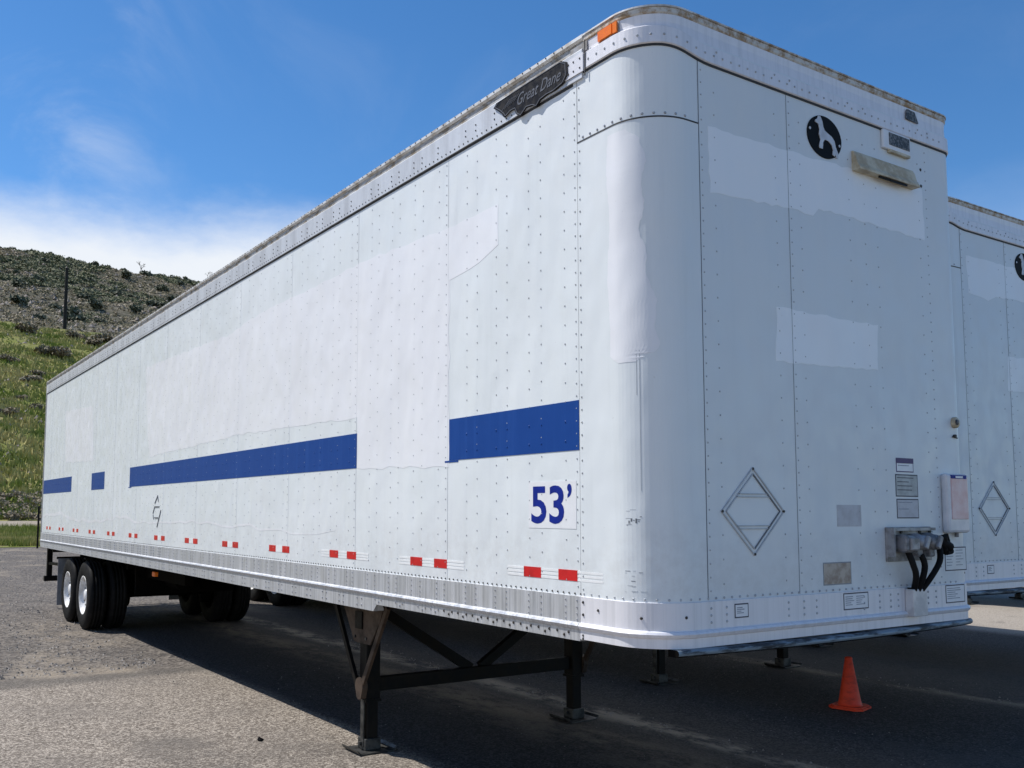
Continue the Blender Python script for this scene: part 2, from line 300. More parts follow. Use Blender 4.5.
# ------------------------------------------------------------------ mesh helpers
class MB:
    def __init__(s): s.v = []; s.f = []; s.mi = []; s.ms = []; s.sm = []
    def mat(s, name):
        if name not in s.ms: s.ms.append(name)
        return s.ms.index(name)
    def face(s, pts, m, smooth=False):
        n = len(s.v); s.v += [tuple(p) for p in pts]; s.f.append(tuple(range(n, n + len(pts)))); s.mi.append(s.mat(m)); s.sm.append(smooth)
    def mesh(s, vs, fs, m, smooth=False):
        n = len(s.v); s.v += [tuple(p) for p in vs]; k = s.mat(m)
        for f in fs: s.f.append(tuple(i + n for i in f)); s.mi.append(k); s.sm.append(smooth)
        return s
    def box(s, c, d, m, mx=None, bev=0.0):
        """centre, full dims; optional 3x3/4x4 matrix applied about the centre; chamfered when bev>0"""
        hx, hy, hz = d[0] / 2, d[1] / 2, d[2] / 2
        if bev <= 0:
            vs = [(x, y, z) for z in (-hz, hz) for y in (-hy, hy) for x in (-hx, hx)]
            fs = [(0, 2, 3, 1), (4, 5, 7, 6), (0, 1, 5, 4), (2, 6, 7, 3), (0, 4, 6, 2), (1, 3, 7, 5)]
        else:
            bm = bmesh.new(); bmesh.ops.create_cube(bm, size=1.0)
            for q in bm.verts: q.co = Vector((q.co.x * d[0], q.co.y * d[1], q.co.z * d[2]))
            bmesh.ops.bevel(bm, geom=list(bm.edges), offset=min(bev, min(d) * 0.45), segments=2, profile=0.5, affect='EDGES')
            bm.verts.ensure_lookup_table()
            vs = [tuple(q.co) for q in bm.verts]; fs = [tuple(q.index for q in f.verts) for f in bm.faces]; bm.free()
        c = Vector(c)
        vs = [c + (mx @ Vector(q) if mx is not None else Vector(q)) for q in vs]
        return s.mesh(vs, fs, m)
    def bar(s, a, b_, w, h, m, up=(0, 0, 1), bev=0.0):
        a = Vector(a); b_ = Vector(b_); d = b_ - a; L = d.length; z = d.normalized()
        u = Vector(up); x = u.cross(z)
        if x.length < 1e-4: x = Vector((1, 0, 0))
        x.normalize(); y = z.cross(x)
        mx = Matrix((x, y, z)).transposed()
        return s.box((a + b_) / 2, (w, h, L), m, mx, bev)
    def tube(s, pts, r, m, seg=10, cap=True):
        pts = [Vector(p) for p in pts]; vs = []; fs = []
        prev = None
        for i, p in enumerate(pts):
            t = (pts[min(i + 1, len(pts) - 1)] - pts[max(i - 1, 0)]).normalized()
            if prev is None:
                x = t.orthogonal().normalized()
            else:
                x = (prev - t * prev.dot(t)).normalized()
            prev = x; y = t.cross(x); rr = r[i] if isinstance(r, (list, tuple)) else r
            for k in range(seg):
                a = 2 * PI * k / seg; vs.append(p + (x * math.cos(a) + y * math.sin(a)) * rr)
        for i in range(len(pts) - 1):
            for k in range(seg):
                a = i * seg + k; c = i * seg + (k + 1) % seg; fs.append((a, c, c + seg, a + seg))
        s.mesh(vs, fs, m, True)
        if cap:
            s.mesh(vs[:seg], [tuple(reversed(range(seg)))], m); s.mesh(vs[-seg:], [tuple(range(seg))], m)
        return s
    def lathe(s, prof, m, origin=(0, 0, 0), axis='z', seg=32, smooth=True):
        o = Vector(origin); vs = []; fs = []
        for r, h in prof:
            for k in range(seg):
                a = 2 * PI * k / seg; ca, sa = math.cos(a) * r, math.sin(a) * r
                p = (ca, sa, h) if axis == 'z' else ((h, ca, sa) if axis == 'x' else (ca, h, sa))
                vs.append(o + Vector(p))
        for i in range(len(prof) - 1):
            for k in range(seg):
                a = i * seg + k; c = i * seg + (k + 1) % seg; fs.append((a, c, c + seg, a + seg))
        return s.mesh(vs, fs, m, smooth)
    def prism(s, poly, fr, t, m, off=0.0):
        """polygon in the 2-D frame fr=(origin, right, up, normal), thickness t outward from off"""
        o, r, u, n = fr; k = len(poly)
        A = [o + r * p[0] + u * p[1] + n * off for p in poly]; B = [q + n * t for q in A]
        fs = [tuple(range(k, 2 * k)), tuple(reversed(range(k)))] + [(i, (i + 1) % k, (i + 1) % k + k, i + k) for i in range(k)]
        return s.mesh(A + B, fs, m)
    def build(s, name, parent=None, fixn=True):
        me = bpy.data.meshes.new(name)
        me.from_pydata(s.v, [], s.f)
        for q in s.ms: me.materials.append(MATS[q])
        me.polygons.foreach_set('material_index', s.mi)
        me.polygons.foreach_set('use_smooth', s.sm)
        me.update()
        if fixn:
            bm = bmesh.new(); bm.from_mesh(me); bmesh.ops.recalc_face_normals(bm, faces=bm.faces)
            bm.to_mesh(me); bm.free()
        o = bpy.data.objects.new(name, me); COL.objects.link(o)
        if parent is not None: o.parent = parent
        return o
def tag(o, label=None, cat=None, group=None, kind=None):
    if label: o['label'] = label
    if cat: o['category'] = cat
    if group: o['group'] = group
    if kind: o['kind'] = kind
    return o
def empty(name, loc=(0, 0, 0), rz=0, parent=None):
    o = bpy.data.objects.new(name, None); COL.objects.link(o); o.location = loc; o.rotation_euler = (0, 0, rz)
    o.empty_display_size = 0.1
    if parent is not None: o.parent = parent
    return o
def copy_tree(o, parent=None):
    c = o.copy(); COL.objects.link(c)
    if parent is not None: c.parent = parent
    for ch in [q for q in list(bpy.data.objects) if q.parent == o]: copy_tree(ch, c)
    return c
_tc = {}
def text_mb(mb, txt, fr, height, mat, width=None, t=0.001, off=0.0, bold=0.0, shear=0.0):
    """real lettering: a font curve turned to mesh, placed in the frame fr with its lower-left at the origin"""
    cu = bpy.data.curves.new('lettering', 'FONT'); cu.body = txt; cu.size = 1; cu.offset = bold; cu.shear = shear; cu.resolution_u = 4
    ob = bpy.data.objects.new('lettering_tmp', cu); COL.objects.link(ob)
    dg = bpy.context.evaluated_depsgraph_get(); me = bpy.data.meshes.new_from_object(ob.evaluated_get(dg))
    vs = [v.co.copy() for v in me.vertices]; fs = [tuple(p.vertices) for p in me.polygons]
    bpy.data.objects.remove(ob); bpy.data.curves.remove(cu)
    x0 = min(v.x for v in vs); x1 = max(v.x for v in vs); y0 = min(v.y for v in vs); y1 = max(v.y for v in vs)
    sy = height / (y1 - y0); sx = (width / (x1 - x0)) if width else sy
    o, r, u, n = fr
    P = [o + r * ((v.x - x0) * sx) + u * ((v.y - y0) * sy) + n * (off + t) for v in vs]
    mb.mesh(P, fs, mat); bpy.data.meshes.remove(me)

# ------------------------------------------------------------------ ground and terrain
GZ = -0.14
def sheet(name, x0, x1, y0, y1, z, mat, nx=2, ny=2):
    m = MB(); vs = []; fs = []
    for j in range(ny):
        for i in range(nx): vs.append((x0 + (x1 - x0) * i / (nx - 1), y0 + (y1 - y0) * j / (ny - 1), z))
    for j in range(ny - 1):
        for i in range(nx - 1): a = j * nx + i; fs.append((a, a + 1, a + nx + 1, a + nx))
    m.mesh(vs, fs, mat); return tag(m.build(name, None, False), kind='structure')
sheet('ground', -3000, 3000, -3000, 3000, GZ - 0.35, 'plain_ground')
# lot as one sheet with an uneven far edge
m = MB(); n = 90; top = []
for i in range(n + 1):
    x = -70 + 160 * i / n; top.append((x, 48.3 + 0.35 * math.sin(x * 0.9) + 0.2 * math.sin(x * 2.3)))
bot = [(p[0], -60) for p in top]
ysl = [-60, -5, 4, 5, 6, 7, 8, 9, 10, 11, 20, 44]
LZ = lambda y: GZ - 0.035 * max(0.0, min(1.0, (y - 4) / 6.0)) ** 1.5
vs = [(p[0], y, LZ(y)) for y in ysl for p in top] + [(p[0], p[1], LZ(p[1])) for p in top]
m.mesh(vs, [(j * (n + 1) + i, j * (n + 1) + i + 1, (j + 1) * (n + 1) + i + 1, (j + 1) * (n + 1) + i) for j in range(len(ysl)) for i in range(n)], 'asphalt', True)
m.mesh([(-70, -60, GZ), (90, -60, GZ), (90, -60, GZ - 0.3), (-70, -60, GZ - 0.3)], [(0, 1, 2, 3)], 'asphalt')
tag(m.build('parking_lot', None, False), kind='structure')

def smooth(t): t = max(0.0, min(1.0, t)); return t * t * (3 - 2 * t)
def vn(x, y, s=0):      # value noise
    xi, yi = math.floor(x), math.floor(y); fx, fy = smooth(x - xi), smooth(y - yi)
    def h(a, b_): q = math.sin(a * 127.1 + b_ * 311.7 + s * 74.7) * 43758.5453; return q - math.floor(q)
    return (h(xi, yi) * (1 - fx) + h(xi + 1, yi) * fx) * (1 - fy) + (h(xi, yi + 1) * (1 - fx) + h(xi + 1, yi + 1) * fx) * fy
def fbm(x, y, o=5, s=0):
    a = 0.5; t = 0
    for i in range(o): t += a * (vn(x, y, s + i) - 0.5); x *= 2.03; y *= 2.03; a *= 0.52
    return t
def ridge_scale(x, y):                      # the hills fall away to the east (image right) and rise gently to the west
    q = x / max(y, 1.0)
    return 1.0 - 0.035 * smooth((q - 0.06) / 0.25) - 0.57 * smooth((q - 0.32) / 0.6) + 0.10 * smooth((0.05 - q) / 0.5)
def terr(x, y):
    if y <= 48: return GZ - 0.02
    if y < 60: z = GZ - 0.02 + 0.10 * smooth((y - 48) / 4)
    else: z = GZ + 0.08
    z += 0.50 * smooth((y - 58) / 13) + 0.38 * smooth((y - 68) / 9)
    rs = ridge_scale(x, y)
    t1 = (y - 80) / 110.0
    if t1 > 0:
        t = min(t1, 1.0); z += 35.6 * rs * (0.82 * t + 0.18 * smooth(t)) - 0.0
        z += fbm(x / 14, y / 14, 4) * 2.2 * smooth(t1 * 3) * (1 if y < 200 else 1)
    if y > 190:
        t2 = (y - 190) / 230.0
        z += 72.6 * rs * (0.9 * min(t2, 1.0) + 0.1 * smooth(t2)) - (3.0 * math.sin(PI * min(t2, 1.0) * 1.0) if t2 < 1 else 0)
        z += fbm(x / 40, y / 40, 6, 3) * 8 * smooth(t2 * 3)
        if y > 420: z -= (y - 420) * 0.22
    return z
def terrain(name, ys, mat, q0=-1.3, q1=1.9, nx=340, jit=0.0):
    qs = []
    for i in range(nx + 1):
        t = i / nx
        # dense where the camera looks
        qs.append(-1.3 + 1.25 * (t / 0.15) if t < 0.15 else (-0.05 + 0.5 * (t - 0.15) / 0.65 if t < 0.8 else 0.45 + 1.45 * (t - 0.8) / 0.2))
    m = MB(); vs = []; fs = []
    for y in ys:
        for q in qs:
            x = CAM.x + q * (y - CAM.y); vs.append((x, y, terr(x, y)))
    w = nx + 1
    for j in range(len(ys) - 1):
        for i in range(nx): a = j * w + i; fs.append((a, a + 1, a + w + 1, a + w))
    m.mesh(vs, fs, mat, True); return tag(m.build(name, None, False), kind='structure')
def rg(a, b_, n): return [a + (b_ - a) * i / n for i in range(n + 1)]
terrain('verge', rg(47.9, 69.5, 12), 'green_slope')
terrain('dirt_road', rg(69.5, 78, 8), 'dirt')
terrain('grassy_hillside', rg(78, 197, 90), 'green_slope')
terrain('rocky_hillside', rg(197, 425, 130) + rg(432, 900, 12), 'rocky_slope')

def clump(mb, c, r, h, nl, ls, mat, core=True, low=0.15, rn=rnd):
    """bush of small tilted leaf faces spread through a lumpy volume"""
    lob = [(rn.uniform(-0.5, 0.5), rn.uniform(-0.5, 0.5), rn.uniform(0.25, 0.75), rn.uniform(0.35, 0.65)) for _ in range(5)]
    vs = []; fs = []
    for i in range(nl):
        lx, ly, lz, lr = lob[i % 5]
        while True:
            a = Vector((rn.uniform(-1, 1), rn.uniform(-1, 1), rn.uniform(-1, 1)))
            if 0.25 < a.length < 1: break
        p = Vector(((lx + a.x * lr) * r, (ly + a.y * lr) * r, max(low * 0.2, (lz + a.z * lr * 0.6)) * h)) + Vector(c)
        s = ls * rn.uniform(0.6, 1.4)
        u = Vector((rn.gauss(0, 1), rn.gauss(0, 1), rn.gauss(0, 1))).normalized(); w = u.orthogonal().normalized()
        k = len(vs); vs += [p - u * s, p + w * s * 0.6, p + u * s, p - w * s * 0.6]; fs.append((k, k + 1, k + 2, k + 3))
    mb.mesh(vs, fs, mat)
def rock(mb, c, r, mat, rn=rnd):
    vs = []; ax = [(1, 0, 0), (-1, 0, 0), (0, 1, 0), (0, -1, 0), (0, 0, 1), (0, 0, -1)]
    for a in ax: vs.append(Vector(c) + Vector(a) * r * rn.uniform(0.6, 1.2) + Vector((rn.uniform(-.3, .3), rn.uniform(-.3, .3), 0)) * r)
    fs = [(0, 2, 4), (2, 1, 4), (1, 3, 4), (3, 0, 4), (2, 0, 5), (1, 2, 5), (3, 1, 5), (0, 3, 5)]
    mb.mesh(vs, fs, mat)

def at(px, y):   # ground point of the hill in the direction of an image column, used only to lay the hill's plants out
    q = (px - 459) / 939.0; d = FW + R2 * q; d.z = 0
    t = (y - CAM.y) / d.y; x = CAM.x + d.x * t; return x, y
# scrub and boulders on the rocky hill, one mass each
m = MB(); r2 = random.Random(3)
for i in range(14000):
    y = 192 + 232 * r2.random() ** 0.8; px = r2.uniform(-90, 330); x, y = at(px, y); z = terr(x, y)
    f = vn(x / 22, y / 22, 4) + 0.35 * vn(x / 6, y / 6, 5)
    s = r2.uniform(0.4, 1.15) * (0.6 + y / 520) * (1.25 if f > 0.75 else 0.8)
    clump(m, (x, y, z - 0.1), s, s * 0.8, 13, 0.34 * s, 'scrub_dark' if f > 0.72 else ('scrub_leaf' if r2.random() < 0.75 else 'scrub_pale'), rn=r2)
tag(m.build('hillside_scrub', None, False), 'grey brown scrub covering the rocky hill behind the trailers', 'scrub', kind='stuff')
m = MB(); r2 = random.Random(4)
for i in range(1100):
    y = 196 + 228 * r2.random() ** 0.8; px = r2.uniform(-90, 330); x, y = at(px, y); z = terr(x, y)
    rock(m, (x, y, z + 0.1), r2.uniform(0.3, 1.0), 'boulder', r2)
tag(m.build('hillside_boulders', None, False), 'pale boulders scattered between the scrub of the rocky hill', 'boulders', kind='stuff')
# individual dark junipers
r2 = random.Random(11); jun = []
spots = [(3, 417), (12, 300), (22, 418), (30, 330), (44, 418), (50, 260), (76, 419), (78, 300), (84, 350), (100, 419), (68, 240), (92, 270),
         (118, 419), (128, 330), (122, 380), (150, 419), (146, 300), (158, 360), (166, 418), (182, 419), (176, 380), (70, 225), (95, 235), (132, 270),
         (14, 240), (34, 215), (36, 380), (60, 390), (108, 320), (140, 400), (170, 330), (10, 350), (20, 270), (88, 400), (160, 300), (186, 400)]
for i, (px, y) in enumerate(spots):
    x, y = at(px, y); s = r2.uniform(1.3, 2.6) * (0.75 + y / 700) * (0.72 if y > 410 else 1.0); m = MB()
    clump(m, (0, 0, -0.2), s, s * r2.uniform(0.75, 1.2), 260, 0.24 * s, 'juniper', rn=r2)
    m.tube([(0, 0, -0.5), (0.1, 0, s * 0.35), (-0.1, 0.1, s * 0.8)], [0.25, 0.18, 0.06], 'bark', 6)
    o = m.build('juniper_shrub', None, False); o.location = (x, y, terr(x, y)); jun.append((px, y, o))
    where = 'on the skyline of the rocky hill' if y > 410 else ('high on the rocky hill' if y > 340 else ('halfway up the rocky hill' if y > 255 else 'low on the rocky hill just above the grass'))
    tag(o, 'dark green juniper %s' % where, 'shrub', 'dark junipers %s' % where)
# sage bushes on the grass slope
bush = [(24, 182, 3.0, 'broad brown bush at the top of the green slope left of the utility pole'), (50, 158, 3.0, 'round grey bush on the green slope below the utility pole'),
        (73, 186, 2.4, 'brown bush at the top of the green slope right of the utility pole'), (88, 176, 2.6, 'brown bush on the green slope beside the roofline of the trailer'),
        (102, 184, 3.2, 'reddish brown bush on the green slope, cut off by the trailer roof'), (4, 152, 1.5, 'small bush at the left picture edge on the upper green slope'),
        (28, 138, 1.6, 'low grey bush in the middle of the green slope'), (38, 142, 1.5, 'grey bush on the green slope level with the trailer roof end'),
        (3, 118, 1.5, 'dark bush at the left picture edge on the lower green slope'), (34, 122, 1.2, 'dark low bush on the green slope beside the rear edge of the trailer'),
        (20, 128, 1.1, 'small dark tuft in the middle of the lower green slope')]
r2 = random.Random(21)
for px, y, s, lab in bush:
    x, y = at(px, y); m = MB(); clump(m, (0, 0, -0.1), s, s * 0.62, 420, 0.11 * s + 0.05, 'sage_leaf', rn=r2)
    for k in range(6):
        a = r2.uniform(0, 2 * PI); m.tube([(0, 0, -0.2), (math.cos(a) * s * 0.35, math.sin(a) * s * 0.35, s * 0.35)], [0.05, 0.02], 'bark', 5)
    o = m.build('sage_bush', None, False); o.location = (x, y, terr(x, y)); tag(o, lab, 'bush', 'bushes on the green slope')
# grass: verge blades and slope tufts
m = MB(); r2 = random.Random(31)
vs = []; fs = []
for i in range(30000):
    px = r2.uniform(-70, 120); y = 48.6 + 21 * r2.random() ** 1.3
    if y < 49.6 and vn(px * 0.11, y * 2) < 0.45: continue
    x, y = at(px, y); z = terr(x, y); h = r2.uniform(0.10, 0.42); a = r2.uniform(0, PI); w = r2.uniform(0.015, 0.04)
    dx, dy = math.cos(a) * w, math.sin(a) * w; lx, ly = r2.gauss(0, 0.08), r2.gauss(0, 0.08)
    k = len(vs); vs += [(x - dx, y - dy, z - 0.02), (x + dx, y + dy, z - 0.02), (x + lx, y + ly, z + h)]; fs.append((k, k + 1, k + 2))
m.mesh(vs, fs, 'grass_blade'); tag(m.build('verge_grass', None, False), 'rough green grass on the verge at the far end of the lot', 'grass', kind='stuff')
m = MB(); r2 = random.Random(32); vs = []; fs = []
for i in range(30000):
    px = r2.uniform(-80, 170); y = 80 + 112 * r2.random(); x, y = at(px, y); z = terr(x, y)
    if vn(x / 5, y / 5, 9) < r2.uniform(0.0, 0.35): continue
    h = r2.uniform(0.2, 0.75); a = r2.uniform(0, PI); w = r2.uniform(0.08, 0.3); dx, dy = math.cos(a) * w, math.sin(a) * w
    k = len(vs); vs += [(x - dx, y - dy, z - 0.05), (x + dx, y + dy, z - 0.05), (x + r2.gauss(0, .15), y, z + h)]; fs.append((k, k + 1, k + 2))
m.mesh(vs, fs, 'grass_blade'); tag(m.build('slope_grass', None, False), 'yellow green grass tufts over the lower hillside', 'grass', kind='stuff')
m = MB(); r2 = random.Random(33)
for i in range(170):
    px = r2.uniform(-60, 130); y = 78.5 + 9 * r2.random(); x, y = at(px, y); s = r2.uniform(0.35, 0.8)
    clump(m, (x, y, terr(x, y)), s, s * 1.1, 60, 0.12, 'dry_brush', rn=r2)
tag(m.build('roadside_brush', None, False), 'pale dry brush along the far side of the dirt road', 'brush', kind='stuff')
m = MB(); r2 = random.Random(34)
for i in range(240):
    px = r2.uniform(-60, 150); y = 82 + 105 * r2.random(); x, y = at(px, y); rock(m, (x, y, terr(x, y)), r2.uniform(0.12, 0.45), 'boulder', r2)
tag(m.build('slope_stones', None, False), 'pale stones lying in the grass of the lower hillside', 'stones', kind='stuff')
# gravel on the lot
m = MB(); r2 = random.Random(35)
for i in range(9000):
    x = r2.uniform(-9, 5.5); y = 8.2 + 39 * r2.random() ** 1.6
    if x > 0.2 and y < 17: x = r2.uniform(-7, 0)
    rock(m, (x, y, LZ(y)), r2.uniform(0.008, 0.028), 'stone', r2)
for i in range(900):
    x = r2.uniform(-4, 7); y = 0.2 + 7.5 * r2.random(); rock(m, (x, y, GZ), r2.uniform(0.003, 0.008), 'stone', r2)
for i in range(420):
    y = r2.uniform(1, 9); x = r2.gauss(2.72, 0.12) if i % 2 else r2.gauss(6.2, 0.12); rock(m, (x, y, GZ), r2.uniform(0.004, 0.014), 'stone', r2)
tag(m.build('loose_gravel', None, False), 'loose gravel and grit on the asphalt lot', 'gravel', kind='stuff')
m = MB(); r2 = random.Random(2); rock(m, (0, 0, 0.01), 0.028, 'emblem_black', r2)
o = m.build('asphalt_crumb', None, False); o.location = (-0.275, 4.076, GZ)
tag(o, 'single black crumb of asphalt on the sunlit lot, left of the landing gear', 'debris')
# utility pole, thin post, bare trees
x, y = at(60, 198); m = MB()
m.tube([(0, 0, -0.6), (0, 0, 6), (0.05, 0, 12.6)], [0.36, 0.33, 0.29], 'pole_wood', 12)
m.tube([(0.05, 0, 12.6), (0.05, 0, 12.75)], [0.29, 0.1], 'pole_wood', 12)
o = m.build('utility_pole', None, False); o.location = (x, y, terr(x, y)); o.rotation_euler = (0, 0, 1.3)
tag(o, 'dark wooden utility pole standing at the top of the green slope', 'utility pole')
m = MB(); m.tube([(0, 0, -0.2), (0, 0, 1.95)], 0.045, 'black_steel', 8); m.lathe([(0.06, 1.95), (0.055, 1.99), (0.0, 2.0)], 'black_steel', seg=8)
o = m.build('metal_post', None, False); o.location = (4.62, 46.2, GZ); tag(o, 'thin dark post at the far edge of the lot behind the trailer tail', 'post')
def bare_tree(px, y, h, lab, seed):
    rr = random.Random(seed); m = MB()
    def br(p, d, L, r, dep):
        e = p + d * L; m.tube([p, p + d * L * 0.5 + Vector((rr.gauss(0, .05), rr.gauss(0, .05), 0)) * L, e], [r, r * 0.8, r * 0.6], 'bark', 5)
        if dep:
            for k in range(3 if dep > 1 else 4):
                nd = (d + Vector((rr.gauss(0, .55), rr.gauss(0, .55), rr.gauss(0.05, .3)))).normalized(); br(e, nd, L * rr.uniform(.55, .8), r * 0.55, dep - 1)
    br(Vector((0, 0, -0.3)), Vector((0.05, 0, 1)), h * 0.35, h * 0.030, 3)
    o = m.build('bare_tree', None, False); x, y = at(px, y); o.location = (x, y, terr(x, y)); tag(o, lab, 'tree')
bare_tree(135, 417, 8.5, 'leafless tree on the skyline of the rocky hill, above the middle of the visible ridge', 5)
bare_tree(204, 417, 8.0, 'leafless tree on the skyline just where the trailer roof meets the ridge', 9)

# ------------------------------------------------------------------ the trailer
TL, TW, RL, RR = 16.15, 2.61, 0.25, 0.12
V = Vector
ARC1 = PI / 2 * RL; U1 = TL - RL; U2_ = U1 + ARC1; U3 = U2_ + (TW - RL - RR); U4 = U3 + PI / 2 * RR; U5 = U4 + (TL - RR)
def us(y): return TL - y                      # u on the left side
def uf(x): return U2_ + (x - RL)              # u on the front
def upos(u):
    if u < U1: return V((0, TL - u, 0)), V((-1, 0, 0))
    if u < U2_:
        a = (u - U1) / RL; return V((RL - RL * math.cos(a), RL - RL * math.sin(a), 0)), V((-math.cos(a), -math.sin(a), 0))
    if u < U3: return V((RL + u - U2_, 0, 0)), V((0, -1, 0))
    if u < U4:
        a = (u - U3) / RR; return V((TW - RR + RR * math.sin(a), RR - RR * math.cos(a), 0)), V((math.sin(a), -math.cos(a), 0))
    return V((TW, RR + (u - U4), 0)), V((1, 0, 0))
def stations(ua, ub, extra=()):
    s = {round(ua, 5), round(ub, 5)}
    for a, b_, n in ((U1, U2_, 18), (U3, U4, 8)):
        for k in range(n + 1):
            u = a + (b_ - a) * k / n
            if ua < u < ub: s.add(round(u, 5))
    for e in extra:
        if ua < e < ub: s.add(round(e, 5))
    return sorted(s)
def lift(u):       # the cast nose corner sits a little higher than the side rail and runs down into the front rail
    a = U1 + 0.24; b_ = uf(0.42)
    if u < us(0.47) or u > b_: return 0.0
    return 0.040 * (1 - smooth((u - a) / (b_ - a)))
def sweep(mb, prof, ua, ub, mat, closed=True, caps=True, warp=None):
    """prof: list of (offset outward, z) swept round the trailer's outline"""
    st = stations(ua, ub, (uf(0.28), uf(0.33), uf(0.38), uf(0.42)) if warp else ()); k = len(prof); vs = []
    for u in st:
        p, n = upos(u)
        w_ = warp(u) if warp else 0.0
        for off, z in prof: vs.append(p + n * off + V((0, 0, z + w_)))
    fs = []; kk = k if closed else k - 1
    for i in range(len(st) - 1):
        for j in range(kk):
            a = i * k + j; c = i * k + (j + 1) % k; fs.append((a, c, c + k, a + k))
    if caps and closed: fs += [tuple(range(k)), tuple(reversed(range((len(st) - 1) * k, len(st) * k)))]
    mb.mesh(vs, fs, mat)
def band(mb, ua, ub, z0, z1, off, t, mat):    # thin sheet lying on the skin
    sweep(mb, [(off, z0), (off + t, z0), (off + t, z1), (off, z1)], ua, ub, mat)
def rivets(mb, pts, r=0.0062, h=0.0035, mat='rivet_grey', off=0.0):
    for u, z in pts:
        p, n = upos(u); t = V((0, 0, 1)).cross(n); c = p + V((0, 0, z)) + n * off
        vs = [c + (t * math.cos(a) + V((0, 0, 1)) * math.sin(a)) * r for a in [PI / 3 * k for k in range(6)]]
        vt = [c + n * h + (t * math.cos(a) + V((0, 0, 1)) * math.sin(a)) * r * 0.55 for a in [PI / 3 * k for k in range(6)]]
        fs = [(k, (k + 1) % 6, (k + 1) % 6 + 6, k + 6) for k in range(6)] + [(6, 7, 8, 9, 10, 11)]
        mb.mesh(vs + vt, fs, mat, False)
def polyband(mb, left, right, off, mat, sub=10):
    """patch on the skin: rows of (z, u_left, u_right)"""
    vs = []; fs = []
    for (z, a, b_) in left:
        for k in range(sub + 1):
            p, n = upos(a + (b_ - a) * k / sub); vs.append(p + n * off + V((0, 0, z)))
    for j in range(len(left) - 1):
        for k in range(sub): a = j * (sub + 1) + k; fs.append((a, a + 1, a + sub + 2, a + sub + 1))
    mb.mesh(vs, fs, mat)
def FRS(y, z, off=0.0): return (V((-off, y, z)), V((0, -1, 0)), V((0, 0, 1)), V((-1, 0, 0)))    # frame on the left side
def FRF(x, z, off=0.0): return (V((x, -off, z)), V((1, 0, 0)), V((0, 0, 1)), V((0, -1, 0)))     # frame on the front
def ragged(poly, amp, rn, step=0.06):
    out = []
    for i, p in enumerate(poly):
        q = poly[(i + 1) % len(poly)]; L = math.hypot(q[0] - p[0], q[1] - p[1]); n = max(1, int(L / step))
        for k in range(n):
            t = k / n; j = amp if k else 0
            out.append((p[0] + (q[0] - p[0]) * t + rn.uniform(-j, j), p[1] + (q[1] - p[1]) * t + rn.uniform(-j, j)))
    return out
ZT, ZB = 3.868, 1.243      # skin height range
P0, PP = 0.515, 1.2416     # first seam, panel width
T = empty('semi_trailer', (0, 0, 0))
tag(T, 'white box semi trailer nearest the camera with blue stripes and 53\' on its long side', 'trailer', 'white semi trailers parked side by side')
def part(mb, name, parent=T, fix=True): return mb.build(name, parent, fix)

# left side skin with seams and rivets
m = MB(); sweep(m, [(0, ZB - 0.1), (0, ZT + 0.1), (-0.03, ZT + 0.1), (-0.03, ZB - 0.1)], us(TL - 0.04), us(P0), 'white_paint')
zr = lambda a, b_, s: [a + s * i for i in range(int((b_ - a) / s) + 1)]
pts = []
for i in range(13):
    y = P0 + PP * i
    if y > TL - 0.3: break
    band(m, us(y) - 0.0012, us(y) + 0.0012, ZB, ZT, 0, 0.0012, 'seam_grey' if i == 0 else ('seam_pale' if i < 3 else 'white_paint'))
    pts += [(us(y + 0.022), z) for z in zr(ZB + 0.04, ZT, 0.0635)]
    for k, dy in enumerate((0.11, 0.31, 0.417, 0.62, 0.725, 0.92, 1.03)):
        if y + dy < TL - 0.2: pts += [(us(y + dy), z) for z in zr(ZB + 0.07 + 0.03 * (k % 2), ZT - 0.03, 0.100)]
rivets(m, [q for q in pts if q[0] > us(3.5)], 0.0054, 0.0032, 'rivet_grey'); rivets(m, [q for q in pts if q[0] <= us(3.5)], 0.0055, 0.003, 'rivet_pale')
part(m, 'side_wall')
# nose corner: upper and lower wrap panels
m = MB(); sweep(m, [(0, 3.545), (0, ZT + 0.1), (-0.03, ZT + 0.1), (-0.03, 3.545)], us(P0) + 0.002, uf(0.33), 'white_paint')
rivets(m, [(us(0.47) + 0.055 * i, 3.562) for i in range(int((uf(0.33) - us(0.47)) / 0.055))], 0.0075, 0.005, 'rivet_metal')
rivets(m, [(us(0.50), z) for z in zr(3.58, ZT, 0.0635)])
part(m, 'upper_corner_panel')
m = MB(); sweep(m, [(0.0, ZB - 0.1), (0.0022, ZB - 0.1), (0.0022, 3.54), (-0.028, 3.54), (-0.028, ZB - 0.1)], us(P0) + 0.003, uf(0.33), 'white_paint')
band(m, us(P0) + 0.003, uf(0.33), 3.5395, 3.5465, 0.0, 0.004, 'seam_and_shade')
rivets(m, [(us(0.495), z) for z in zr(ZB + 0.03, 3.5, 0.0635)], off=0.002)
# scuffs and glue lines left by removed tape, just round the bend
for (y, z0, z1) in ((0.175, 1.75, 2.42), (0.19, 2.2, 2.42)): band(m, us(y) + 0.06, us(y) + 0.0625, z0, z1, 0.0022, 0.0006, 'seam_pale')
rv = random.Random(8)
for i in range(22):
    z = rv.choice([1.62, 1.60, 1.64, 1.36, 1.30]) + rv.gauss(0, 0.015); u = us(0.2) + rv.uniform(-0.01, 0.09); k_ = rv.uniform(0.008, 0.035)
    band(m, u, u + k_, z, z + rv.uniform(0.0015, 0.003), 0.0022, 0.0006, 'seam_pale' if rv.random() < 0.7 else 'seam_mid')
for q in range(5): u = us(0.2) + 0.02 + 0.012 * q; band(m, u, u + 0.008, 1.60 + 0.008 * (q % 3), 1.612 + 0.010 * (q % 2), 0.0022, 0.0006, 'seam_mid' if q in (1, 3) else 'seam_grey')
part(m, 'lower_corner_panel')
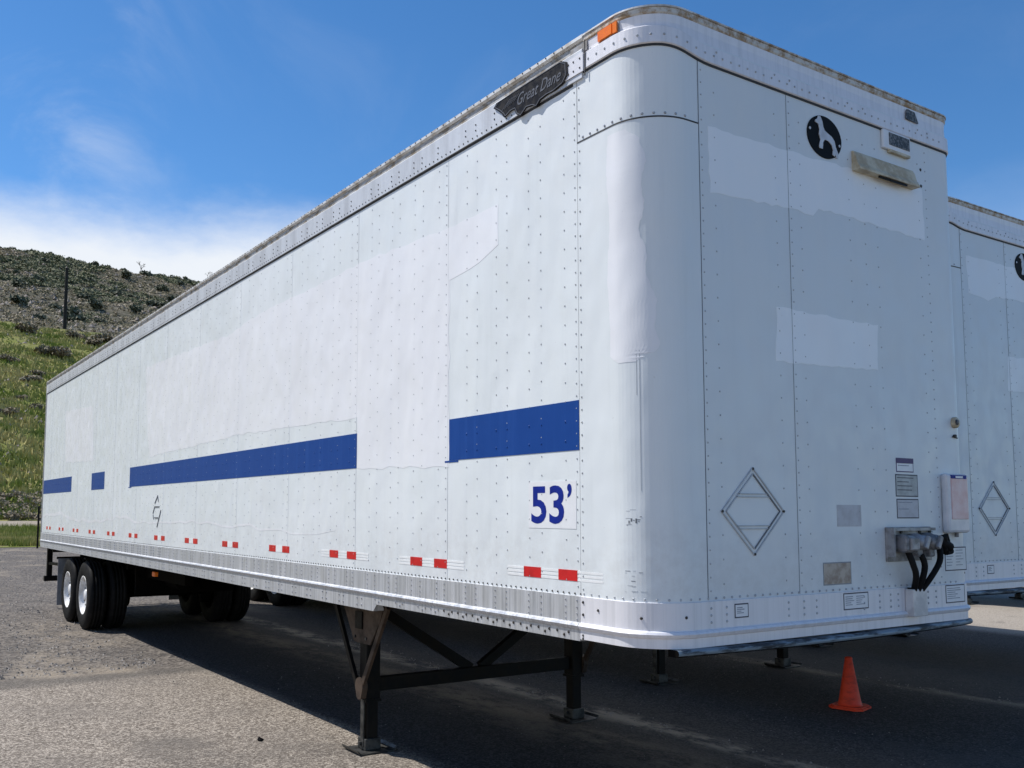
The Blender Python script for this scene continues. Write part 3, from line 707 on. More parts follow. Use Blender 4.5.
# overpainted strip on the bend, brushed, ragged on one side
m = MB(); rows = []; rv = random.Random(5)
for i in range(60):
    t = i / 59; z = 2.36 + (3.50 - 2.36) * t
    right = 0.215 - 0.075 * t + 0.018 * math.sin(t * 9) + 0.010 * math.sin(t * 31) + rv.uniform(-0.005, 0.005) - 0.10 * smooth((0.05 - t) / 0.05) - 0.06 * smooth((t - 0.95) / 0.05)
    left = -0.035 + 0.008 * math.sin(t * 13) + rv.uniform(-0.003, 0.003) + 0.06 * smooth((0.03 - t) / 0.03)
    rows.append((z, U1 + left, U1 + right))
polyband(m, rows, None, 0.0031, 'repaint_side', 14); part(m, 'repaint_patch')
# front skin
m = MB(); sweep(m, [(0, ZB - 0.1), (0, ZT + 0.1), (-0.03, ZT + 0.1), (-0.03, ZB - 0.1)], uf(0.33) + 0.001, U4 + 0.02, 'front_paint')
pts = []
for x in (0.335, 1.0): band(m, uf(x) - 0.002, uf(x) + 0.002, ZB, ZT, 0, 0.0014, 'seam_mid' if x < 0.5 else 'seam_grey'); pts += [(uf(x + 0.02), z) for z in zr(ZB + 0.04, ZT, 0.0635)]
for x in (0.445, 0.90, 1.10, 1.52, 1.66, 1.775, 2.20): pts += [(uf(x), z) for z in zr(ZB + 0.07, ZT - 0.03, 0.115)]
pts += [(uf(2.28), z) for z in zr(ZB + 0.04, ZT, 0.0575)] + [(U3 + 0.13, z) for z in zr(ZB + 0.04, ZT, 0.0575)]
rivets(m, pts, 0.0052, 0.003, mat='rivet_grey'); part(m, 'front_wall')
for z in (3.70, 3.60):
    m = MB(); rivets(m, [(uf(2.235), z)], 0.011, 0.004, 'rivet_dark'); part(m, 'mounting_hole')
# right side skin
m = MB(); sweep(m, [(0, ZB - 0.1), (0, ZT + 0.1), (-0.03, ZT + 0.1), (-0.03, ZB - 0.1)], U4 + 0.021, U5 - 0.04, 'white_paint')
for i in range(13): band(m, U5 - 0.06 - PP * i - 0.0015, U5 - 0.06 - PP * i + 0.0015, ZB, ZT, 0, 0.0012, 'seam_grey')
part(m, 'right_wall')
# side bottom rail, stepped up ahead of the landing gear
m = MB()
def rail(mb, ua, ub, bot, mat):
    sweep(mb, [(0.0035, 1.238), (0.0085, 1.236), (0.0085, 1.110), (0.020, 1.104), (0.026, 1.094), (0.020, 1.080), (0.011, 1.074), (0.011, bot), (-0.07, bot), (-0.07, bot + 0.012), (-0.03, 1.10), (-0.03, 1.238)], ua, ub, mat)
rail(m, us(TL - 0.03), us(2.69), 0.972, 'aluminium'); rail(m, us(2.689), us(P0), 1.020, 'aluminium')
m.face([V((-0.011, 2.69, 0.972)), V((-0.011, 2.64, 1.021)), V((-0.011, 2.69, 1.021))], 'aluminium')
pts = [(us(P0 + 0.045 * i), 1.248) for i in range(347)]
rivets(m, pts, 0.0055, 0.004, 'rivet_dark', 0.002)
pts = []; pd = []
for i in range(13):
    y = P0 + PP * i
    for dy in (0.022, 0.11, 0.31, 0.417, 0.62, 0.725, 0.92, 1.03):
        if y + dy < TL - 0.2: pts += [(us(y + dy), z) for z in (1.215, 1.182, 1.150, 1.122)]
rivets(m, pts, 0.0055, 0.004, 'rivet_metal', 0.0085)
k = 0; y = 0.6
while y < 15.9:
    z1, z2 = (1.056, 1.040) if y < 2.6 else (1.045, 1.000)
    tgt = pd if y < 1.75 else pts
    q = [(us(y), z1), (us(y + 0.035), z2), (us(y + 0.09), z1)] if y < 2.6 else [(us(y), z1), (us(y), z2), (us(y + 0.07), z1), (us(y + 0.07), z2)]
    (pd if y < 1.75 else pts)[len(pd if y < 1.75 else pts):] = q
    y += 0.155 if y < 1.9 else 0.29
rivets(m, pts[len(pts) - 200 if False else 0:][-400:], 0.008, 0.005, 'rivet_metal', 0.011)
rivets(m, pd, 0.009, 0.005, 'rivet_dark', 0.011)
part(m, 'side_bottom_rail')
# front and corner bottom rail
m = MB(); rail(m, us(P0) + 0.004, U4 + 0.02, 1.030, 'painted_rail')
pts = [(us(0.49) + 0.055 * i, 1.250) for i in range(int((U3 - us(0.49)) / 0.055))]
rivets(m, pts, 0.0065, 0.004, 'rivet_grey', 0.002)
for x in (0.345, 0.45, 0.90, 1.02, 1.12, 1.52, 1.66, 1.76, 1.83, 2.12, 2.20): rivets(m, [(uf(x), z) for z in (1.205, 1.172, 1.14)], 0.0075, 0.004, 'rivet_grey', 0.0085)
rivets(m, [(us(0.49), z) for z in (1.21, 1.15, 1.05, 1.035)] + [(us(0.38), 1.18), (us(0.12), 1.165), (uf(0.19), 1.17)], 0.008, 0.005, 'rivet_dark', 0.0095)
part(m, 'front_bottom_rail')
m = MB(); rail(m, U4 + 0.021, U5 - 0.03, 0.972, 'aluminium'); part(m, 'right_bottom_rail')
# upper rail: side
m = MB()
band(m, us(TL - 0.02), us(P0 + 0.03), 3.858, 3.876, 0.0, 0.003, 'seam_and_shade')  # dark strip drawn in for the gap shadow below the rail flange
def toprail(mb, ua, ub):
    sweep(mb, [(0.012, 3.872), (0.012, 4.022), (0.004, 4.030), (-0.03, 4.030), (-0.03, 3.872)], ua, ub, 'top_aluminium')
    sweep(mb, [(-0.006, 4.0301), (-0.006, 4.075), (-0.05, 4.075), (-0.05, 4.0301)], ua, ub, 'top_recess')
    sweep(mb, [(-0.002, 4.0755), (0.009, 4.086), (0.009, 4.104), (-0.003, 4.111), (-0.06, 4.112), (-0.06, 4.0755)], ua, ub, 'side_lip')
toprail(m, us(TL - 0.02), us(0.46))
rivets(m, [(us(0.62 + 0.05 * i), 3.892) for i in range(308)], 0.0055, 0.004, 'rivet_dark', 0.012)
pts = []
for i in range(13):
    for dy in (0.11, 0.31, 0.417, 0.62, 0.725, 0.92, 1.03):
        y = P0 + PP * i + dy
        if y < TL - 0.2: pts += [(us(y), 3.93), (us(y), 3.965)]
rivets(m, pts, 0.006, 0.004, 'rivet_dark', 0.012)
rivets(m, [(us(0.62 + 0.07 * i), 4.098) for i in range(220)], 0.005, 0.004, 'rivet_dark', 0.009)
part(m, 'side_top_rail')
# splice plates where the side rail meets the cast corner
m = MB(); band(m, us(0.62), us(0.445), 3.900, 4.000, 0.0135, 0.004, 'painted_rail')
rivets(m, [(us(y), z) for y in (0.60, 0.56, 0.52, 0.47) for z in (3.925, 3.975)], 0.006, 0.004, 'rivet_dark', 0.0175)
band(m, us(0.56), us(0.43), 4.012, 4.060, -0.002, 0.004, 'plate_grey'); band(m, us(0.435), us(0.43), 3.87, 4.06, 0.013, 0.004, 'seam_and_shade')
part(m, 'splice_plate')
# front upper rail
m = MB()
sweep(m, [(0.0, 3.857), (0.005, 3.857), (0.005, 3.870), (0.0, 3.870)], us(0.459), U4 + 0.02, 'seam_and_shade', warp=lift)  # same painted gap shadow, carried round the corner and front
sweep(m, [(0.008, 3.867), (0.013, 3.872), (0.011, 3.953), (0.002, 3.961), (-0.03, 3.963), (-0.03, 3.867)], us(0.459), U4 + 0.02, 'painted_rail', warp=lift)
sweep(m, [(-0.002, 3.95), (-0.006, 4.02), (-0.003, 4.060), (-0.06, 4.060), (-0.06, 3.95)], us(0.459), U4 + 0.02, 'painted_rail')
sweep(m, [(-0.002, 4.0605), (0.003, 4.068), (0.004, 4.090), (-0.06, 4.090), (-0.06, 4.0605)], us(0.459), U4 + 0.02, 'roof_lip')
sweep(m, [(-0.002, 4.0905), (0.009, 4.093), (0.009, 4.101), (-0.003, 4.107), (-0.06, 4.112), (-0.06, 4.0905)], us(0.459), uf(0.30), 'side_lip')
sweep(m, [(-0.002, 4.0905), (0.009, 4.093), (0.009, 4.101), (-0.003, 4.107), (-0.06, 4.112), (-0.06, 4.0905)], uf(0.30) + 0.001, U4 + 0.02, 'roof_lip')
for i in range(int((U3 - us(0.41)) / 0.062)):
    u = us(0.41) + 0.062 * i; rivets(m, [(u, 3.911 + lift(u))], 0.0068, 0.004, 'rivet_grey', 0.0125)
rivets(m, [(uf(x), 3.935) for x in (0.46, 0.9, 1.02, 1.52, 1.66, 2.2, 2.3)], 0.0068, 0.004, 'rivet_grey', 0.012)
part(m, 'front_top_rail')
m = MB(); toprail(m, U4 + 0.021, U5 - 0.02); part(m, 'right_top_rail')
# roof sheet
m = MB(); ring = []
for u in stations(0.01, U5 - 0.01): p, n = upos(u); ring.append(p - n * 0.03 + V((0, 0, 4.108)))
k = len(ring); m.mesh(ring + [p - V((0, 0, 0.02)) for p in ring], [tuple(range(k)), tuple(reversed(range(k, 2 * k)))] + [(i, (i + 1) % k, (i + 1) % k + k, i + k) for i in range(k)], 'side_lip')
part(m, 'roof')
# floor with cross members
m = MB(); m.box((TW / 2, TL / 2 + 0.16, 1.16), (TW - 0.10, TL - 0.52, 0.05), 'underbody')
y = 3.0
while y < TL - 0.3: m.box((TW / 2, y, 1.065), (TW - 0.16, 0.055, 0.135), 'underbody'); y += 0.305
m.box((TW / 2, 0.78, 1.075), (TW - 0.30, 1.30, 0.07), 'underbody'); m.lathe([(0.0, 0.94), (0.035, 0.94), (0.035, 1.04)], 'foot_steel', (TW / 2, 0.91, 0), seg=12)
part(m, 'floor')
# rear frame and doors
m = MB()
for x in (0.035, TW - 0.035): m.box((x, TL - 0.0, (1.0 + 4.11) / 2), (0.085, 0.09, 3.10), 'plate_grey', None, 0.008)
m.box((TW / 2, TL + 0.0, 4.05), (TW - 0.17, 0.09, 0.13), 'plate_grey'); m.box((TW / 2, TL, 1.05), (TW - 0.17, 0.09, 0.20), 'plate_grey')
part(m, 'rear_frame')
for s in (0, 1):
    m = MB(); x = 0.08 + s * (TW - 0.16) / 2; w = (TW - 0.16) / 2 - 0.004
    m.box((x + w / 2 + 0.002, TL + 0.012, 2.565), (w, 0.045, 2.82), 'white_paint', None, 0.006)
    d = part(m, 'rear_door'); m = MB()
    for q in (0.25, 0.75): m.tube([(x + w * q, TL + 0.06, 1.10), (x + w * q, TL + 0.06, 4.02)], 0.014, 'bright_metal', 8)
    part(m, 'lock_rod', d)
# blue stripes
for a, b_ in ((0.518, 1.737), (2.99, 9.56), (11.02, 11.88), (13.42, 16.08)):
    m = MB(); z0, z1 = 1.961, 2.213
    if a < 9: m.prism([(0, 0), (b_ - a - 0.0, 0.0), (b_ - a, z1 - z0), (0, z1 - z0)], FRS(b_, z0), 0.0022, 'blue_film'); m.prism([(-0.05, -0.012), (0.10, -0.012), (0.10, -0.001), (-0.05, -0.001)], FRS(b_, z0), 0.0021, 'blue_film')
    else: m.prism([(0, 0), (b_ - a, 0), (b_ - a, z1 - z0), (0, z1 - z0)], FRS(b_, z0), 0.0022, 'blue_film')
    yy_ = [P0 + PP * i + dy for i in range(13) for dy in (0.11, 0.31, 0.417, 0.62, 0.725, 0.92, 1.03) if a < P0 + PP * i + dy < b_]
    rivets(m, [(us(q), z) for q in yy_ for z in (2.01, 2.11)], 0.006, 0.0035, 'blue_film', 0.0022)
    part(m, 'blue_stripe')
# overpainted areas on the side
rp = random.Random(12)
poly = [(1.22, 3.42), (1.36, 3.42), (1.68, 3.41), (2.38, 3.44), (2.98, 3.47), (3.49, 3.45), (4.93, 3.45), (5.78, 3.38), (8.92, 3.45), (8.72, 2.52), (8.6, 2.31), (5.44, 2.37), (2.985, 2.33), (2.98, 1.96), (1.745, 1.92), (1.74, 3.08), (1.41, 3.12), (1.22, 3.18)]
pg = [(9 - y, z) for y, z in poly]
m = MB(); m.prism(ragged(pg, 0.012, rp, 0.09), FRS(9, 0), 0.0010, 'repaint_side'); part(m, 'repaint_patch')
m = MB(); m.prism(ragged([(14.2 - y, z) for y, z in [(14.2, 3.36), (11.98, 3.25), (11.8, 2.4), (14.0, 2.46)]], 0.012, rp, 0.09), FRS(14.2, 0), 0.0010, 'repaint_side'); part(m, 'repaint_patch')
# overpainted areas on the front
FP = {}
def front_patch(key, poly, parent=T):
    m = MB(); m.prism(ragged(poly, 0.007, rp, 0.05), FRF(0, 0), 0.0011, 'repaint_front'); o = part(m, 'repaint_patch', parent); FP[key] = o; return o
front_patch('top', [(0.40, 3.547), (1.0, 3.552), (2.24, 3.58), (2.25, 3.27), (1.45, 3.285), (1.25, 3.283), (1.20, 3.235), (1.01, 3.243), (0.407, 3.21)])
front_patch('mid', [(0.88, 2.70), (1.748, 2.703), (1.734, 2.446), (0.866, 2.42)])
m = MB(); up_ = []; lo_ = []
for i in range(150):
    y = 16.0 - i * 0.085; z = 1.56 + 0.10 * (vn(y * 1.3, 2.0, 3) - 0.5) + 0.05 * (vn(y * 4.1, 5.0, 3) - 0.5) - 0.006 * (16 - y); w_ = 0.018 + 0.03 * vn(y * 2.7, 1, 8); fade = 1 - i / 175
    up_.append((y, z + w_ * fade)); lo_.append((y, z - w_ * fade * 0.6))
for i in range(149):
    a, b_, c, d = up_[i], up_[i + 1], lo_[i + 1], lo_[i]
    m.face([V((-0.0011, p[0], p[1])) for p in (a, b_, c, d)], 'repaint_side')
part(m, 'paint_residue')
# 53' decal
m = MB(); m.prism([(0, 0), (0.393, 0), (0.393, 0.243), (0, 0.243)], FRS(0.938, 1.567), 0.0016, 'decal_white'); dec = part(m, 'length_decal')
m = MB(); text_mb(m, "53", FRS(0.915, 1.590), 0.198, 'decal_blue', 0.275, 0.0008, 0.0016, 0.022)
text_mb(m, "\u2019", FRS(0.615, 1.722), 0.072, 'decal_blue', 0.036, 0.0008, 0.0016, 0.03); part(m, 'lettering', dec, False)
# conspicuity tape
for n in range(13):
    yc = 0.762 + 1.2192 * n; m = MB(); z0 = 1.308; h = 0.054
    if yc > 15.9: break
    if n < 3:
        for q in (0.0, 0.019, 0.038): m.prism([(0, q), (0.78, q), (0.78, q + 0.013), (0, q + 0.013)], FRS(yc + 0.37, z0 + 0.001), 0.0014, 'silver_tape')
    else: m.prism([(0, 0), (0.14, 0), (0.14, h), (0, h)], FRS(yc + 0.07, z0), 0.0014, 'silver_tape')
    for a in (0.222, -0.072): m.prism([(0, 0), (0.15, 0), (0.15, h), (0, h)], FRS(yc + a, z0), 0.0019, 'red_tape')
    part(m, 'reflective_tape')
m = MB()
for q in (0.0, 0.019, 0.038): band(m, us(P0) + 0.008, us(0.35), 1.309 + q, 1.320 + q, 0.0022, 0.0008, 'silver_tape')
part(m, 'reflective_tape')
# placard holders
def placard(fr, w, h, t, mat, name='placard_holder', parent=T):
    m = MB(); o, r, u, n = fr
    P = [V((0, h, 0)), V((w, 0, 0)), V((0, -h, 0)), V((-w, 0, 0))]
    def seg(a, b_, wd, mt, k=0.003):
        A = o + r * a[0] + u * a[1] + n * k; B = o + r * b_[0] + u * b_[1] + n * k
        m.bar(A, B, wd, 0.005, mt, up=n)
    for s in (1.0, 0.86):
        for i in range(4):
            a, b_ = P[i] * s, P[(i + 1) % 4] * s; seg(a, b_, 0.006, 'seam_mid' if (i == 0 and s < 0.9) or (i == 1 and s < .9) else mat)
    for s in (0.33, 0.40, -0.33, -0.40):
        ww = w * (1 - abs(s)) * 0.82; seg(V((-ww, h * s, 0)), V((ww, h * s, 0)), 0.005, mat)
    for a in P:
        q = o + r * a[0] * 0.98 + u * a[1] * 0.98; m.tube([q, q + n * 0.008], 0.007, 'rivet_dark', 6)
    return part(m, name, parent)
plf = placard(FRF(0.664, 1.657), 0.228, 0.213, 0.003, 'frame_pale')
m = MB()    # placard holder on the side, partly torn: only pieces of its rim are left
o_, r_, u_, n_ = FRS(8.21, 1.64)
for a, b_ in (((-0.10, 0.10), (0.02, 0.19)), ((0.02, 0.19), (0.05, 0.12)), ((-0.17, -0.02), (-0.10, 0.06)), ((-0.10, 0.06), (0.10, 0.06)), ((0.17, 0.02), (0.02, -0.18)), ((-0.10, -0.07), (0.06, -0.07)), ((-0.16, -0.04), (-0.13, -0.09))):
    m.bar(o_ + r_ * a[0] + u_ * a[1] + n_ * 0.003, o_ + r_ * b_[0] + u_ * b_[1] + n_ * 0.003, 0.012, 0.006, 'seam_mid', up=n_)
part(m, 'placard_holder')
# nameplate on the upper rail
m = MB(); fr = FRS(1.235, 0, 0.0125)
pol = [(0.0, 3.990), (0.03, 4.012), (0.30, 4.018), (0.62, 4.020), (0.668, 3.995), (0.672, 3.925), (0.64, 3.895), (0.56, 3.882), (0.50, 3.885), (0.44, 3.878), (0.405, 3.852), (0.37, 3.872), (0.31, 3.882), (0.255, 3.852), (0.225, 3.872), (0.20, 3.915), (0.15, 3.915), (0.105, 3.900), (0.085, 3.925), (0.05, 3.955)]
m.prism(pol, fr, 0.010, 'badge_black'); npl = part(m, 'nameplate')
m = MB(); text_mb(m, 'Great Dane', (V((-0.0232, 1.00, 3.918)), V((0, -1, 0)), V((0, 0, 1)), V((-1, 0, 0))), 0.066, 'badge_line', 0.385, 0.001, 0.0, 0.006, 0.45)
part(m, 'lettering', npl, False)
m = MB()
for i in range(len(pol)):
    a = V((pol[i][0], pol[i][1], 0)); b_ = V((pol[(i + 1) % len(pol)][0], pol[(i + 1) % len(pol)][1], 0)); c0 = V((0.4, 3.95, 0))
    a = a + (c0 - a) * 0.05; b_ = b_ + (c0 - b_) * 0.05
    m.bar(fr[0] + fr[1] * a.x + fr[2] * a.y + fr[3] * 0.0105, fr[0] + fr[1] * b_.x + fr[2] * b_.y + fr[3] * 0.0105, 0.004, 0.003, 'badge_line', up=fr[3])
for k in range(5): m.bar(fr[0] + fr[1] * (0.08 + 0.03 * k) + fr[2] * (3.94 + 0.004 * k) + fr[3] * 0.0105, fr[0] + fr[1] * (0.17 + 0.02 * k) + fr[2] * (3.985) + fr[3] * 0.0105, 0.003, 0.003, 'badge_line', up=fr[3])
part(m, 'raised_rim', npl)
# emblem: silver dog on a black disc
m = MB(); C0 = V((1.316, 0, 3.694)); rx, rz = 0.148, 0.118
fr = (C0, V((1, 0, 0)), V((0, 0, 1)), V((0, -1, 0)))
m.prism([(rx * math.cos(a), rz * math.sin(a)) for a in [2 * PI * k / 40 for k in range(40)]], fr, 0.005, 'emblem_black'); emb = part(m, 'emblem')
dog = [(195, 190), (193, 201), (211, 208), (217, 235), (213, 262), (221, 290), (212, 325), (214, 338), (232, 338), (235, 303), (245, 283), (266, 285), (284, 300), (292, 325), (288, 352), (300, 360), (306, 346), (309, 364), (319, 364), (321, 337), (308, 307), (302, 275), (286, 255), (262, 243), (246, 233), (238, 213), (234, 186), (224, 163), (212, 163), (206, 180)]
dp = [((x - 248) / 98 * rx, (268 - y) / 115 * rz) for x, y in dog]
m = MB(); m.prism(list(reversed(dp)), fr, 0.004, 'emblem_silver', 0.0052)
for q in ((-0.86, 0.2), (0.86, -0.2)): p = C0 + V((q[0] * rx, -0.0052, q[1] * rz)); m.tube([p, p + V((0, -0.003, 0))], 0.008, 'emblem_silver', 8)
part(m, 'dog_figure', emb)
# vented light box
m = MB(); m.box((1.975, -0.010, 3.805), (0.270, 0.018, 0.112), 'decal_white', None, 0.006); m.box((2.0, -0.012, 3.742), (0.20, 0.02, 0.014), 'cream_plastic'); vb = part(m, 'vent_box')
m = MB(); m.box((1.995, -0.0205, 3.812), (0.200, 0.004, 0.072), 'dark_grille'); part(m, 'grille', vb)
# cream lamp housing: a long wedge tilting out at the bottom
m = MB(); x0, x1 = 1.558, 2.135
prof = [(0, 3.670), (-0.010, 3.670), (-0.022, 3.650), (-0.036, 3.595), (-0.052, 3.568), (-0.052, 3.556), (0, 3.556)]
vs = [(x, y, z) for x in (x0, x1) for y, z in prof]; k = len(prof)
m.mesh(vs, [tuple(range(k)), tuple(reversed(range(k, 2 * k)))] + [(i, (i + 1) % k, (i + 1) % k + k, i + k) for i in range(k)], 'cream_plastic')
lh = part(m, 'lamp_housing'); m = MB(); m.bar((1.75, -0.040, 3.549), (2.02, -0.040, 3.549), 0.01, 0.010, 'black_steel'); part(m, 'broken_edge', lh)
# empty lamp socket on the front top rail, amber corner lamp
m = MB(); m.prism([(0, 0.0), (0.012, 0.062), (0.09, 0.058), (0.125, -0.004)], FRF(2.10, 3.985), 0.006, 'dark_grille'); part(m, 'lamp_socket')
m = MB(); u = us(0.30); p, n = upos(us(0.30)); mx = Matrix((V((0, 1, 0)), V((1, 0, 0)), V((0, 0, 1)))).transposed()
band(m, us(0.335), us(0.235), 4.006, 4.056, -0.004, 0.018, 'amber_lens'); band(m, us(0.229), us(0.205), 4.004, 4.058, -0.004, 0.016, 'amber_lens'); band(m, us(0.235), us(0.229), 4.008, 4.054, -0.004, 0.013, 'amber_lens')
band(m, us(0.342), us(0.198), 4.002, 4.0595, -0.005, 0.007, 'plate_grey'); part(m, 'marker_lamp')
# round lamp on the right edge, document box
m = MB(); p, n = upos(U3 - 0.01); c = V((2.475, -0.004, 2.19))
m.lathe([(0.034, 0.02), (0.033, -0.014), (0.024, -0.022), (0.0, -0.024)], 'cream_plastic', c, 'y', 18); rl = part(m, 'round_lamp')
m = MB(); m.lathe([(0.018, -0.0225), (0.016, -0.028), (0.0, -0.029)], 'dark_grille', c + V((-0.012, 0, 0)), 'y', 12); part(m, 'lens', rl)
m = MB(); m.tube([(2.47, 0.01, 2.11), (2.47, -0.014, 2.108)], 0.010, 'rivet_dark', 8); m.bar((2.45, -0.004, 2.104), (2.50, -0.004, 2.098), 0.008, 0.006, 'rivet_dark'); part(m, 'bolt')
m = MB(); m.box((2.415, -0.024, 1.708), (0.225, 0.046, 0.345), 'clear_plastic', None, 0.016); db = part(m, 'document_box')
m = MB(); m.box((2.418, -0.0485, 1.735), (0.172, 0.006, 0.240), 'box_paper', None, 0.004); part(m, 'window', db)
m = MB(); m.box((2.415, -0.0485, 1.862), (0.16, 0.006, 0.022), 'decal_blue'); m.box((2.415, -0.0520, 1.861), (0.075, 0.003, 0.012), 'decal_white'); part(m, 'header_strip', db)
m = MB(); m.tube([(2.42, -0.02, 1.54), (2.42, -0.02, 1.51)], 0.012, 'cast_grey', 8); part(m, 'latch', db)
# labels
rl_ = random.Random(17)
def label(x0, z0, w, h, rows=6, border='label_ink', base='decal_white', faint='label_faint', cols=1, name='notice_label', off=0.0, parent=T, dark=None):
    m = MB(); fr = FRF(x0, z0)
    m.prism([(0, 0), (w, 0), (w, h), (0, h)], fr, 0.0010, border, off); bw = 0.006
    m.prism([(bw, bw), (w - bw, bw), (w - bw, h - bw), (bw, h - bw)], fr, 0.0005, base, off + 0.0011)
    for c in range(cols):
        cw = (w - 0.03) / cols
        for i in range(rows):
            z = h - 0.022 - i * (h - 0.035) / rows; L = cw * rl_.uniform(0.55, 0.92) - 0.01
            m.prism([(0.015 + c * cw, z), (0.015 + c * cw + L, z), (0.015 + c * cw + L, z + 0.0045), (0.015 + c * cw, z + 0.0045)], fr, 0.0003, faint, off + 0.0017)
    if dark: m.prism([(0.0, h - dark), (w, h - dark), (w, h), (0, h)], fr, 0.0005, 'label_purple', off + 0.0021)
    return part(m, name, parent)
label(1.870, 1.880, 0.167, 0.080, 2, 'label_purple', 'decal_white', 'label_faint', dark=0.030)
label(1.858, 1.742, 0.216, 0.126, 4, 'label_ink', 'label_grey', 'label_ink')
label(1.862, 1.620, 0.212, 0.110, 2, 'label_ink', 'plate_pale', 'label_faint')
label(2.320, 1.314, 0.225, 0.138, 6, 'label_ink', 'front_paint', cols=2)
label(1.192, 1.275, 0.236, 0.118, 1, 'seam_grey', 'plate_tan', 'plate_tan', name='identification_plate')
label(1.322, 1.578, 0.21, 0.115, 1, 'plate_pale', 'plate_pale', 'plate_pale', name='faded_sticker')
label(1.342, 1.142, 0.215, 0.088, 5, cols=2, off=0.0085); label(0.504, 1.150, 0.098, 0.068, 4, off=0.0085); label(2.298, 1.130, 0.20, 0.104, 6, off=0.0085)
# connector plate with couplings, hoses and their holder
m = MB(); m.box((1.955, -0.006, 1.478), (0.43, 0.012, 0.190), 'plate_grey', None, 0.003)
m.box((1.955, -0.020, 1.560), (0.43, 0.04, 0.016), 'plate_grey'); m.box((1.748, -0.03, 1.49), (0.012, 0.05, 0.16), 'plate_grey')
for x in (1.765, 1.87, 2.05, 2.15): m.tube([(x, -0.01, 1.545), (x, -0.020, 1.545)], 0.010, 'rivet_dark', 8)
cp = part(m, 'connector_plate')
m = MB(); m.box((1.835, -0.065, 1.480), (0.115, 0.085, 0.095), 'cast_grey', Matrix.Rotation(0.12, 3, 'Y'), 0.016); m.box((1.835, -0.115, 1.482), (0.075, 0.02, 0.070), 'plate_grey', None, 0.008)
m.lathe([(0.040, -0.008), (0.036, -0.06)], 'cast_grey', (1.835, 0, 1.48), 'y', 14); part(m, 'socket', cp)
for k, (x, r) in enumerate(((1.955, 0.048), (2.075, 0.052))):
    m = MB(); m.lathe([(r, -0.012), (r, -0.060), (r * 0.85, -0.078), (r * 0.80, -0.100), (r * 0.35, -0.108), (0, -0.108)], 'cast_grey' if k else 'plate_grey', (x, 0, 1.488), 'y', 20)
    m.box((x, -0.115, 1.488), (0.028, 0.02, 0.075), 'plate_grey', Matrix.Rotation(0.5, 3, 'Y'), 0.005)
    m.tube([(x + 0.02, -0.112, 1.50), (x + 0.02, -0.118, 1.50)], 0.009, 'rivet_dark', 8); m.box((x, -0.05, 1.430), (0.05, 0.05, 0.05), 'cast_grey', None, 0.01); part(m, 'glad_hand', cp)
for pts_ in ([(1.84, -0.07, 1.44), (1.86, -0.085, 1.37), (1.90, -0.075, 1.30), (1.93, -0.035, 1.20)], [(1.965, -0.07, 1.42), (1.98, -0.08, 1.36), (1.965, -0.07, 1.28), (1.955, -0.035, 1.20)],
             [(2.15, -0.07, 1.455), (2.12, -0.085, 1.38), (2.04, -0.075, 1.29), (1.98, -0.035, 1.20)]):
    m = MB(); P = []; 
    for i in range(len(pts_) - 1):
        for k in range(5):
            t = k / 5; p0 = V(pts_[max(i - 1, 0)]); p1 = V(pts_[i]); p2 = V(pts_[i + 1]); p3 = V(pts_[min(i + 2, len(pts_) - 1)])
            P.append(0.5 * ((2 * p1) + (p2 - p0) * t + (2 * p0 - 5 * p1 + 4 * p2 - p3) * t * t + (-p0 + 3 * p1 - 3 * p2 + p3) * t ** 3))
    P.append(V(pts_[-1])); m.tube(P, 0.0165, 'rubber', 10); part(m, 'hose')
m = MB()     # black connector hanging at the right
for a, b_, r in (((2.14, -0.07, 1.50), (2.235, -0.08, 1.455), 0.028), ((2.16, -0.09, 1.52), (2.20, -0.07, 1.44), 0.020), ((2.20, -0.08, 1.53), (2.225, -0.08, 1.47), 0.014), ((2.21, -0.07, 1.43), (2.262, -0.07, 1.435), 0.020)): m.tube([a, b_], r, 'rubber', 9)
m.tube([(2.25, -0.05, 1.445), (2.30, -0.03, 1.455), (2.36, -0.01, 1.455)], 0.006, 'rubber', 6); part(m, 'cable_plug')
m = MB(); m.box((1.960, -0.035, 1.155), (0.135, 0.050, 0.150), 'bright_metal', None, 0.004); m.box((1.960, -0.035, 1.233), (0.11, 0.035, 0.008), 'black_steel'); part(m, 'hose_holder')
# worn upper-coupler lip below the front rail
m = MB(); vs = []; ns = 40
for i in range(ns + 1):
    t = i / ns; x = 0.11 + (TW - 0.11 - 0.045) * t; bow = 0.022 + 0.020 * math.sin(PI * min(1, t * 1.05)); bow *= min(1.0, 0.35 + (1 - t) * 14)
    dz = -0.010 * math.sin(PI * t)
    for oy, z in ((0.04, 1.030), (-bow + 0.006, 1.030), (-bow - 0.003, 1.024), (-bow - 0.006, 1.014), (-bow - 0.003, 1.004), (-bow + 0.010, 0.996), (0.04, 0.996)): vs.append((x, oy, z + dz))
m.mesh(vs, [(i * 7 + j, i * 7 + (j + 1) % 7, (i + 1) * 7 + (j + 1) % 7, (i + 1) * 7 + j) for i in range(ns) for j in range(5)], 'worn_lip', True)
m.mesh(vs, [(i * 7 + j, i * 7 + (j + 1) % 7, (i + 1) * 7 + (j + 1) % 7, (i + 1) * 7 + j) for i in range(ns) for j in (5, 6)] + [tuple(range(7)), tuple(range(ns * 7, ns * 7 + 7))], 'underbody')
m.mesh(vs, [(i * 7 + 4, i * 7 + 5, (i + 1) * 7 + 5, (i + 1) * 7 + 4) for i in range(ns)], 'black_steel')
part(m, 'coupler_lip')
# small amber lamp under the side rail
m = MB(); m.box((0.20, 8.95, 0.86), (0.05, 0.12, 0.06), 'amber_lens', None, 0.01); part(m, 'marker_lamp')
